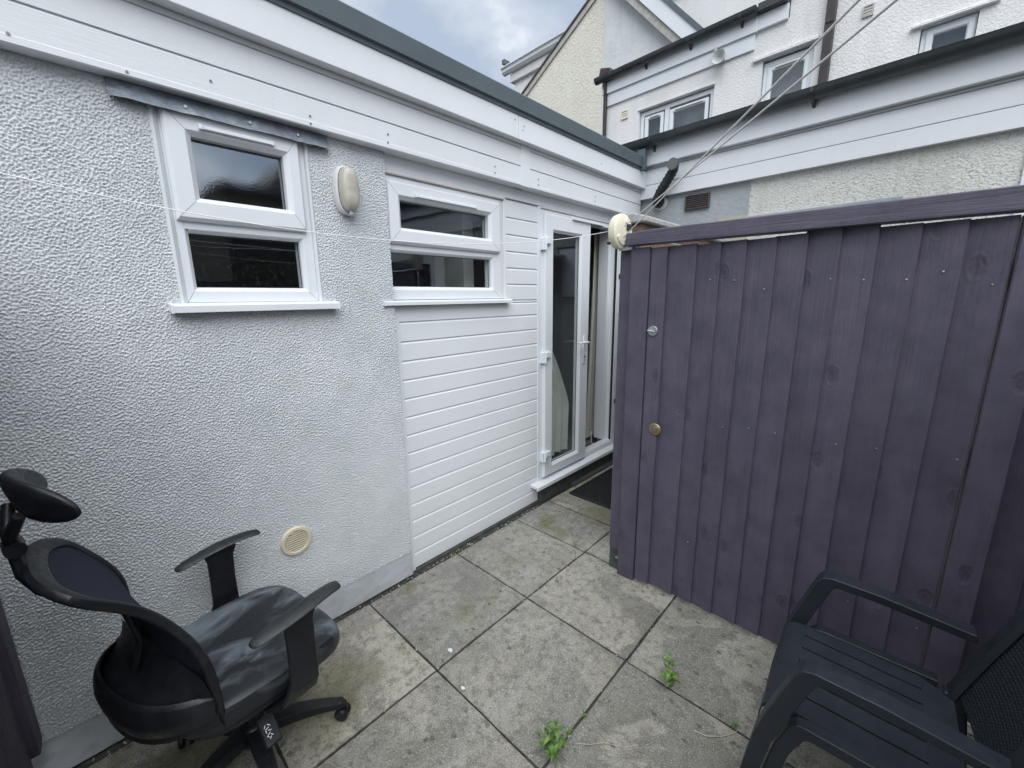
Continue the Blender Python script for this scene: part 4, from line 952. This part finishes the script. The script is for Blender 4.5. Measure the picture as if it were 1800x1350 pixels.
MB().loft(shell).build('seat_shell', 'chair_black', OC, smooth=True)
# arms
for sg in (-1, 1):
    pad = []
    AX = 0.292*sg
    N = 14
    for i in range(N+1):
        t = i/N; y = -0.068 + 0.285*t
        z_ = 0.678 + 0.026*math.sin(math.pi*min(1, t*1.05)*0.62) - 0.004*max(0, t-0.85)/0.15
        w_ = 0.026 + 0.009*math.sin(math.pi*t) - (0.012 if i == 0 else 0.0)
        h_ = 0.0085 if 0 < i < N else 0.006
        xo = AX - sg*0.012*t + sg*0.010*math.sin(math.pi*t)
        pad.append([(xo+w_*math.cos(q), y, z_ + h_*math.sin(q)*(1.0 if math.sin(q) > 0 else 0.8) + 0.006*abs(math.cos(q))*-1) for q in [2*math.pi*k/12 for k in range(12)]])
    subsurf(MB().loft(pad).build('arm_pad', 'chair_arm', OC, smooth=True), 1)
    pr = []
    for (y, z_, hw, xo) in ((0.075, 0.682, 0.055, 0), (0.072, 0.650, 0.043, 0), (0.070, 0.56, 0.041, 0.002), (0.068, 0.47, 0.043, 0.002), (0.060, 0.43, 0.050, 0), (0.050, 0.398, 0.058, -0.015), (0.03, 0.382, 0.060, -0.06), (0.02, 0.380, 0.058, -0.12)):
        th = 0.009
        xx = AX - sg*0.004 + sg*xo
        if z_ > 0.40: pr.append([(xx-th, y-hw, z_), (xx+th, y-hw, z_), (xx+th, y+hw, z_), (xx-th, y+hw, z_)])
        else: pr.append([(xx-sg*0.0-th*0.6, y-hw, z_-0.006*1), (xx+th*0.6, y-hw, z_-0.012), (xx+th*0.6, y+hw, z_-0.012), (xx-th*0.6, y+hw, z_-0.006)])
    MB().loft(pr).build('arm_post', 'chair_black', OC, 0.003, True)
# backrest: hourglass frame with mesh, strongly raked top
BP = [(0.425, -0.185, 0.226), (0.490, -0.190, 0.236), (0.55, -0.195, 0.242), (0.62, -0.197, 0.242), (0.68, -0.200, 0.228), (0.74, -0.208, 0.205), (0.80, -0.226, 0.182), (0.85, -0.250, 0.168), (0.90, -0.288, 0.180), (0.945, -0.328, 0.198), (0.975, -0.358, 0.196), (0.998, -0.382, 0.166), (1.010, -0.396, 0.110)]
SHR = 0.13            # the back is swivelled a little against the arms
def backpt(i, u):     # u in -1..1
    z_, y, hw = BP[i]
    return Vector((u*hw, y + SHR*u*hw*max(-0.45, min(1, (0.86-z_)/0.16)) + 0.020*(u*hw/0.24)**2, z_))
def backnorm(i):
    a, b_ = BP[max(0, i-1)], BP[min(len(BP)-1, i+1)]
    t = Vector((0, b_[1]-a[1], b_[0]-a[0])).normalized(); return Vector((0, t.z, -t.y))
NBK = len(BP)
path = [backpt(i, 1.0) for i in range(NBK)] + [backpt(NBK-1, 0.5)+Vector((0, -.002, .004)), backpt(NBK-1, 0)+Vector((0, -.003, .006)), backpt(NBK-1, -0.5)+Vector((0, -.002, .004))] + [backpt(i, -1.0) for i in range(NBK-1, -1, -1)]
nrm = [backnorm(i) for i in range(NBK)] + [backnorm(NBK-1)]*3 + [backnorm(i) for i in range(NBK-1, -1, -1)]
fr_ = []
for i, p in enumerate(path):
    t = (path[min(i+1, len(path)-1)]-path[max(0, i-1)]).normalized(); nn = nrm[i]; inw = nn.cross(t).normalized()
    top = 1.0 if NBK-4 < i < NBK+6 else 0.0
    wd = 0.016 + 0.036*top; dp = 0.018
    if inw.dot(Vector((0, -0.18, 0.70))-p) < 0: inw = -inw
    fr_.append([p+nn*dp*0.55, p+inw*wd*0.5+nn*dp*0.7, p+inw*wd+nn*dp*0.2, p+inw*wd-nn*dp*0.3, p+inw*wd*0.4-nn*dp*1.0, p-nn*dp*0.6-inw*0.003])
BF = MB().loft(fr_).build('back_frame', 'chair_black', OC, smooth=True); subsurf(BF, 1)
rows = []
for i in range(NBK):
    nn = backnorm(i)
    rows.append([backpt(i, u)*1.0+nn*0.002 for u in [(-0.94+1.88*k/16) for k in range(17)]])
mm_ = MB().loft(rows, cap=False, close=False)
n0 = len(mm_.v); mm_.v += [(p[0], p[1]-0.005, p[2]) for p in mm_.v]; mm_.f += [tuple(i+n0 for i in reversed(f)) for f in mm_.f]
subsurf(mm_.build('back_mesh', 'mesh', OC, smooth='grid'), 1)
# lumbar band, a curved shell behind the lower back
lr = []
for k in range(17):
    u = -1+2*k/16; x = 0.243*math.sin(u*1.25)/math.sin(1.25); y = -0.314+0.140*(abs(u)**2.4)+SHR*x
    zt, zb = 0.580-0.015*u*u, 0.455+0.025*u*u
    oy = Vector((math.sin(u*1.2)*0.8, -math.cos(u*1.2), 0)).normalized()
    c_ = Vector((x, y, 0))
    lr.append([c_+Vector((0, 0, zt)), c_+oy*0.010+Vector((0, 0, zt-0.004)), c_+oy*0.024+Vector((0, 0, (zt+zb)/2)), c_+oy*0.006+Vector((0, 0, zb)), c_-oy*0.006+Vector((0, 0, zb+0.004)), c_+oy*0.008+Vector((0, 0, (zt+zb)/2)), c_-oy*0.008+Vector((0, 0, zt-0.003))])
subsurf(MB().loft(lr).build('lumbar_band', 'chair_black', OC, smooth=True), 1)
fl = []
for k in range(17):
    u = -1+2*k/16; x = 0.245*math.sin(u*1.25)/math.sin(1.25); y = -0.320+0.140*(abs(u)**2.4)+SHR*x
    fl.append([(x, y, 0.545-0.012*u*u), (x, y*0.5+(-0.20+SHR*x)*0.5, 0.575), (x*0.98, -0.200+SHR*x, 0.625), (x*0.98, -0.17+SHR*x, 0.430), (x, y, 0.445+0.03*u*u)])
MB().loft(fl).build('back_shell', 'chair_black', OC, smooth=True)
for sg in (-1,):
    ye = SHR*0.24*sg+0.01
    MB().prism([(-0.235+ye, 0.43), (-0.150+ye, 0.42), (-0.165+ye, 0.575), (-0.20+ye, 0.58), (-0.235+ye, 0.56)], 0.228*sg, 0.242*sg, 'yz').build('back_wing', 'chair_black', OC, 0.004)
MB().bar([(0, -0.12, 0.365), (0, -0.20, 0.372), (0, -0.255, 0.41), (0, -0.275, 0.48)], [0.09, 0.085, 0.08, 0.07], [0.022, 0.022, 0.02, 0.016], (0, 1, 0.3)).build('back_bracket', 'chair_black', OC, 0.004)
sp = MB().bar([(0, -0.26, 0.60), (0, -0.235, 0.68), (0, -0.25, 0.78), (0, -0.302, 0.88), (0, -0.372, 0.965)], [0.06, 0.05, 0.04, 0.05, 0.06], [0.016]*5, (0, 1, 0.2)); sp.build('back_spine', 'chair_black', OC, 0.004)
# headrest on a jointed stem
stem = MB().bar([(0, -0.345, 0.915), (0, -0.378, 0.940), (0, -0.402, 0.995), (0, -0.405, 1.045)], [0.070, 0.062, 0.048, 0.044], [0.030, 0.030, 0.026, 0.024], (0, 1, 0.4))
stem.build('headrest_stem', 'chair_black', OC, 0.006, True)
HJ = MB().tube([(-0.030, -0.403, 1.062), (0.030, -0.403, 1.062)], 0.019, 14).tube([(0.0, -0.403, 1.062), (-0.025, -0.405, 1.10), (-0.055, -0.392, 1.150)], [0.015, 0.014, 0.012], 10).tube([(0.0, -0.403, 1.062), (0.025, -0.405, 1.10), (0.055, -0.385, 1.150)], [0.015, 0.014, 0.012], 10)
HJ.build('headrest_joint', 'chair_black', OC, smooth=True)
hr = []
for k in range(21):
    u = -1+2*k/20; x = 0.158*u
    hh = 0.060*math.sqrt(max(0.02, 1-abs(u)**3.0)); th = 0.016*math.sqrt(max(0.06, 1-abs(u)**4))
    ax_ = Vector((0, -0.20, 0.98)); fn = Vector((-0.5*u, 0.98, 0.20)).normalized(); c_ = Vector((x, -0.376+0.066*u*u+0.05*x, 1.180-0.022*u*u))
    pr_ = [(-1, 0), (-0.86, 0.75), (-0.4, 1.0), (0.2, 0.9), (0.75, 1.0), (0.98, 0.4), (0.98, -0.5), (0.6, -1.1), (-0.1, -1.0), (-0.7, -1.1)]
    hr.append([c_ + ax_*hh*a + fn*th*b_ + ax_*0.0 for a, b_ in pr_])
subsurf(MB().loft(hr).build('headrest', 'chair_black', OC, smooth=True), 2)

# ---------------------------------------------------------------- garden chair (resin armchair), facing the annexe
GC = thing('garden_chair', 'anthracite resin garden armchair with woven back against the purple fence', 'chair', (2.008, 1.475, 0), R(91.8))
# local: +Y front (world -x), x- = near side
def strip(x0, x1, ys, zs, th):
    top = [(y, z_) for y, z_ in zip(ys, zs)]
    m_ = MB(); rings = []
    for y, z_ in top: rings.append([(x0, y, z_), (x1, y, z_), (x1, y, z_-th), (x0, y, z_-th)])
    return m_.loft(rings)
slots = [-0.130, -0.058, 0.010, 0.080, 0.146]; sw = 0.0032
ysA = [0.205, 0.200, 0.188, 0.168, 0.145]; zsA = [0.345, 0.392, 0.420, 0.431, 0.434]
edges_x = [-0.205] + [s for q in slots for s in (q-sw, q+sw)] + [0.205]
for i in range(0, len(edges_x), 2):
    strip(edges_x[i], edges_x[i+1], [0.135, 0.02, -0.10, -0.165], [0.434, 0.430, 0.424, 0.422], 0.016).build('seat_slat', 'resin', GC)
strip(-0.205, 0.205, [0.205, 0.203, 0.197, 0.183, 0.165, 0.1352], [0.330, 0.375, 0.405, 0.423, 0.431, 0.434], 0.014).build('seat_front', 'resin', GC, smooth=True)
MB().loft([[(-0.205, -0.1652, z_), (0.205, -0.1652, z_), (0.185, -0.195, z_), (0.150, -0.235, z_), (-0.150, -0.235, z_), (-0.185, -0.195, z_)] for z_ in (0.408, 0.422)]).build('seat_rear', 'resin', GC)
for sg in (-1, 1):
    OU = [(-0.205, 0.428), (0.085, 0.4345), (0.108, 0.431), (0.124, 0.415), (0.152, 0.33), (0.175, 0.20), (0.195, 0.0)]
    IN = [(-0.205, 0.392), (0.066, 0.398), (0.078, 0.396), (0.088, 0.386), (0.114, 0.32), (0.138, 0.20), (0.160, 0.0)]
    ax = sg*0.2255
    MB().loft([[(ax-0.0185, o_[0], o_[1]), (ax+0.0185, o_[0], o_[1]), (ax+0.0165, i_[0], i_[1]), (ax-0.0165, i_[0], i_[1])] for o_, i_ in zip(OU, IN)]).build('side_rail', 'resin', GC, 0.002)
if False: MB().box(min(sg*0.2055, sg*0.222), max(sg*0.2055, sg*0.222), -0.20, 0.150, 0.360, 0.4255).build('seat_apron', 'resin', GC, 0.004)
for sg in (-1, 1):
    ax = sg*0.247
    # arm: flat bar running back, bending down into the raked front leg
    OU = [(-0.262, 0.618), (-0.05, 0.640), (0.085, 0.643), (0.112, 0.635), (0.127, 0.612), (0.182, 0.44), (0.205, 0.35), (0.225, 0.20), (0.240, 0.0)]
    IN = [(-0.266, 0.588), (-0.05, 0.609), (0.062, 0.611), (0.075, 0.607), (0.084, 0.594), (0.136, 0.43), (0.158, 0.35), (0.182, 0.20), (0.200, 0.0)]
    rings = [[(ax-0.028, o_[0], o_[1]), (ax+0.028, o_[0], o_[1]), (ax+0.025, i_[0], i_[1]), (ax-0.025, i_[0], i_[1])] for o_, i_ in zip(OU, IN)]
    MB().loft(rings).build('arm', 'resin', GC, 0.0022)
    lr_ = []
    for y, z_, d_ in ((-0.215, 0.42, 0.05), (-0.245, 0.25, 0.045), (-0.285, 0.0, 0.036)):
        lr_.append([(sg*0.20-0.020, y, z_), (sg*0.20+0.020, y, z_), (sg*0.20+0.018, y-d_, z_), (sg*0.20-0.018, y-d_, z_)])
    MB().loft(lr_).build('rear_leg', 'resin', GC, 0.004)
BKP = [(0.400, -0.225), (0.50, -0.252), (0.60, -0.282), (0.70, -0.314), (0.80, -0.350), (0.88, -0.382)]
def bkpt(z_):
    for (a, b_) in zip(BKP, BKP[1:]):
        if a[0] <= z_ <= b_[0]: t = (z_-a[0])/(b_[0]-a[0]); return a[1]+(b_[1]-a[1])*t
    return BKP[-1][1]
rows = [[(u*0.195, bkpt(z_)-0.012 - 0.02*(1-u*u), z_) for u in [-1+2*k/14 for k in range(15)]] for z_ in [0.425+0.43*k/12 for k in range(13)]]
pn = MB().loft(rows, cap=False, close=False); n0 = len(pn.v)
pn.v += [(p[0], p[1]-0.008, p[2]) for p in pn.v]; pn.f += [tuple(i+n0 for i in reversed(f)) for f in pn.f]
pn.build('back_panel', 'weave', GC, smooth='grid')
fp_ = [(sg_, z_) for sg_, z_ in [(-1, 0.40), (-1, 0.5), (-1, 0.6), (-1, 0.7), (-1, 0.8), (-0.97, 0.855), (-0.85, 0.885), (-0.5, 0.905), (0, 0.912), (0.5, 0.905), (0.85, 0.885), (0.97, 0.855), (1, 0.8), (1, 0.7), (1, 0.6), (1, 0.5), (1, 0.40)]]
rg = []
for i, (u, z_) in enumerate(fp_):
    y = bkpt(min(z_, 0.88)) - (0.02*(1-u*u) if abs(u) < 1 else 0); p = Vector((u*0.222, y, z_))
    q0, q1 = fp_[max(0, i-1)], fp_[min(len(fp_)-1, i+1)]
    t = Vector((q1[0]*0.222-q0[0]*0.222, 0, q1[1]-q0[1])).normalized(); inn_ = Vector((t.z, 0, -t.x))
    if inn_.dot(Vector((0, 0, 0.62))-Vector((p.x, 0, p.z))) < 0: inn_ = -inn_
    f_ = Vector((0, 0.95, 0.3))
    rg.append([p+f_*0.004, p+inn_*0.050+f_*0.006, p+inn_*0.054-f_*0.010, p+inn_*0.030-f_*0.026, p-f_*0.020])
MB().loft(rg).build('back_frame', 'resin', GC, 0.0, True)

# ---------------------------------------------------------------- doormat, weeds, scraps
DM = thing('doormat', 'black rubber ring doormat below the patio door step', 'doormat', (0.33, 3.02, 0))
mt_ = MB()
mt_.ringprof([(-0.21, 0.21, -0.36, 0.36, 0), (-0.21, 0.21, -0.36, 0.36, 0.016), (-0.197, 0.197, -0.347, 0.347, 0.016), (-0.197, 0.197, -0.347, 0.347, 0.0)], 'x')
mt_.v = [(p[1], p[2], p[0]+0.002) for p in mt_.v]
mt_.build('mat_border', 'rubber', DM, 0.001)
rgm = MB()
for i in range(12):
    for k in range(24):
        cx, cy = -0.183+i*0.0333+(0.0166 if k % 2 else 0)-0.006, -0.335+k*0.0291
        if abs(cx) > 0.19: continue
        rgm.lathe([(0.016, 0.002), (0.016, 0.013), (0.0105, 0.013), (0.0105, 0.002)], (cx, cy, 0), 'z', 8)
rgm.build('mat_rings', 'rubber', DM, kind='stuff')

def leafmesh(L_, W_, curl=0.25):
    m_ = MB(); n = 6; rows = []
    for i in range(n+1):
        t = i/n; w_ = W_*math.sin(math.pi*min(1, t*0.92+0.08))**0.8*(1-0.25*t) if i < n else 0.0005
        z_ = L_*(0.22*math.sin(math.pi*t) - curl*t*t)
        rows.append([(-w_/2, L_*t, z_+w_*0.22), (0, L_*t, z_), (w_/2, L_*t, z_+w_*0.22)])
    m_.loft(rows, cap=False, close=False); return m_
LM = [leafmesh(0.036, 0.017, 0.2).mesh('leaf', 'leaf', smooth='grid'), leafmesh(0.030, 0.013, 0.4).mesh('leaf', 'leaf_pale', smooth='grid'), leafmesh(0.024, 0.012, 0.1).mesh('leaf', 'leaf', smooth='grid')]
def weed(label, x, y, stems, size=1.0, lean=(0, 0)):
    W0 = thing('weed', label, 'weed', (x, y, 0))
    for (ox, oy, h, nl__) in stems:
        tip = Vector((ox+lean[0]*h+random.uniform(-.01, .01), oy+lean[1]*h, h))
        P = [Vector((ox*0.2, oy*0.2, -0.006)), Vector((ox*0.7, oy*0.7, h*0.5)), tip]
        MB().tube(P, [0.0016, 0.0013, 0.0008], 6).build('stem', 'stem', W0)
        for q in range(nl__):
            t = 0.3+0.7*q/max(1, nl__-1); p = P[0].lerp(P[1], t*2) if t < 0.5 else P[1].lerp(P[2], t*2-1)
            o = bpy.data.objects.new('leaf', LM[random.choice([0, 0, 1, 1, 2])]); COL.objects.link(o); o.parent = W0
            o.location = p; s_ = size*random.uniform(0.75, 1.25)*(1.0 if t < 0.9 else 0.8); o.scale = (s_, s_, s_)
            o.rotation_euler = (R(random.uniform(-5, 40)+(20 if t > 0.9 else 0)), 0, q*2.4+random.uniform(-0.5, 0.5))
weed('leafy green weed growing in the paving joint nearest the garden chair', 1.455, 1.508, [(0.0, 0.0, 0.085, 9), (-0.015, 0.012, 0.06, 6), (0.02, -0.004, 0.035, 5)], 1.3, (-0.35, 0.5))
weed('larger bushy green weed at the paving joint crossing by the bottom edge', 1.252, 0.955, [(0.0, 0.0, 0.10, 10), (0.035, 0.03, 0.07, 7), (-0.03, 0.01, 0.06, 6), (0.03, -0.03, 0.04, 6), (-0.05, -0.01, 0.03, 4)], 1.2, (-0.1, 0.35))
weed('tiny green seedling in the joint between the two bigger weeds', 1.263, 1.150, [(0.0, 0.0, 0.018, 5)], 0.55)
weed('small green sprout where the cladding meets the paving', 0.055, 1.515, [(0.0, 0.0, 0.018, 5), (0.008, 0.01, 0.012, 3)], 0.5)
weed('upright green seedling at the far paving joint near the step', 0.585, 2.068, [(0.0, 0.0, 0.045, 4)], 0.75)
weed('low pale weed at the joint beside the garden chair leg', 1.712, 1.512, [(0.0, 0.0, 0.014, 4)], 0.5)
def scrap(name, label, cat, mb, mat, smooth=True):
    o = mb.build(name, mat, None, smooth=smooth); o['label'] = label; o['category'] = cat; return o
scrap('twig', 'pale forked dry stem beside the bushy weed', 'twig', MB().tube([(1.300, 1.045, 0.003), (1.34, 1.075, 0.005), (1.375, 1.115, 0.006), (1.435, 1.150, 0.004), (1.470, 1.195, 0.003)], [.0016, .0014, .0013, .0011, .0008], 6), 'twig')
scrap('twig', 'curved dry stem on the paving near the garden chair', 'twig', MB().tube([(1.600, 1.385, 0.003), (1.645, 1.395, 0.006), (1.685, 1.43, 0.006), (1.715, 1.475, 0.004), (1.725, 1.505, 0.003)], [.0018, .0018, .0016, .0013, .001], 6), 'twig')
scrap('twig', 'dark hooked stem lying near the far seedling', 'twig', MB().tube([(0.60, 1.985, 0.004), (0.615, 2.01, 0.02), (0.64, 2.0, 0.018), (0.66, 1.96, 0.004)], [.0016, .0016, .0014, .001], 6), 'stem')
def flake(x, y, s_):
    m_ = MB(); n = 9; top = [(x+s_*math.cos(2*math.pi*k/n)*random.uniform(.55, 1.1), y+s_*0.7*math.sin(2*math.pi*k/n)*random.uniform(.55, 1.1), 0.0045+random.uniform(0, .003)) for k in range(n)]
    return m_.loft([[(p[0], p[1], 0.0015) for p in top], top])
scrap('petal', 'white petal scrap on the slab near the office chair seat', 'petal', flake(0.63, 0.99, 0.016), 'upvc_old', False)
scrap('petal', 'small white petal on the joint of the middle slab', 'petal', flake(0.82, 0.905, 0.012), 'upvc_old', False)
dbr = MB()
for k in range(260):
    if k < 150: x, y = random.uniform(0.035, 0.075), random.uniform(-0.2, 2.35)
    else:
        jx = random.random() < 0.5
        x = random.choice(XJ[2:5])+random.uniform(-.012, .012) if jx else random.uniform(0.1, 1.9)
        y = random.uniform(0.2, 2.0) if jx else random.choice(YJ[2:7])+random.uniform(-.012, .012)
    s_ = random.uniform(0.002, 0.006)
    m4 = Matrix.Translation((x, y, 0.002)) @ Euler((random.uniform(-1, 1), random.uniform(-1, 1), random.uniform(0, 6))).to_matrix().to_4x4()
    dbr.mbox(m4, s_*2, s_, s_*0.6)
d_ = dbr.build('grit', 'coping', None); d_['kind'] = 'stuff'; d_['label'] = 'scattered grit and crumbs along the paving joints'; d_['category'] = 'grit'

# house across the lane, seen mirrored in the left window
O_ = thing('opposite_house', 'gabled house across the lane mirrored in the obscured left window', 'house', (9.5, 5.0, 0))
M['stone'] = plain('brown_stone', (0.11, 0.095, 0.08), 0.9, 0.3, 6)
MB().box(0, 5, -2.2, 5.0, 0, 4.05).build('wall', 'stone', O_)
MB().prism([(-2.3, 4.05), (5.1, 4.05), (5.1, 4.2), (-2.3, 4.2)], -0.3, 5, 'yz').build('roof_edge', 'slate', O_)
MB().prism([(-1.35, 4.21), (0.5, 4.21), (-0.4, 5.2)], -0.2, 4.5, 'yz').build('gable', 'stone', O_)
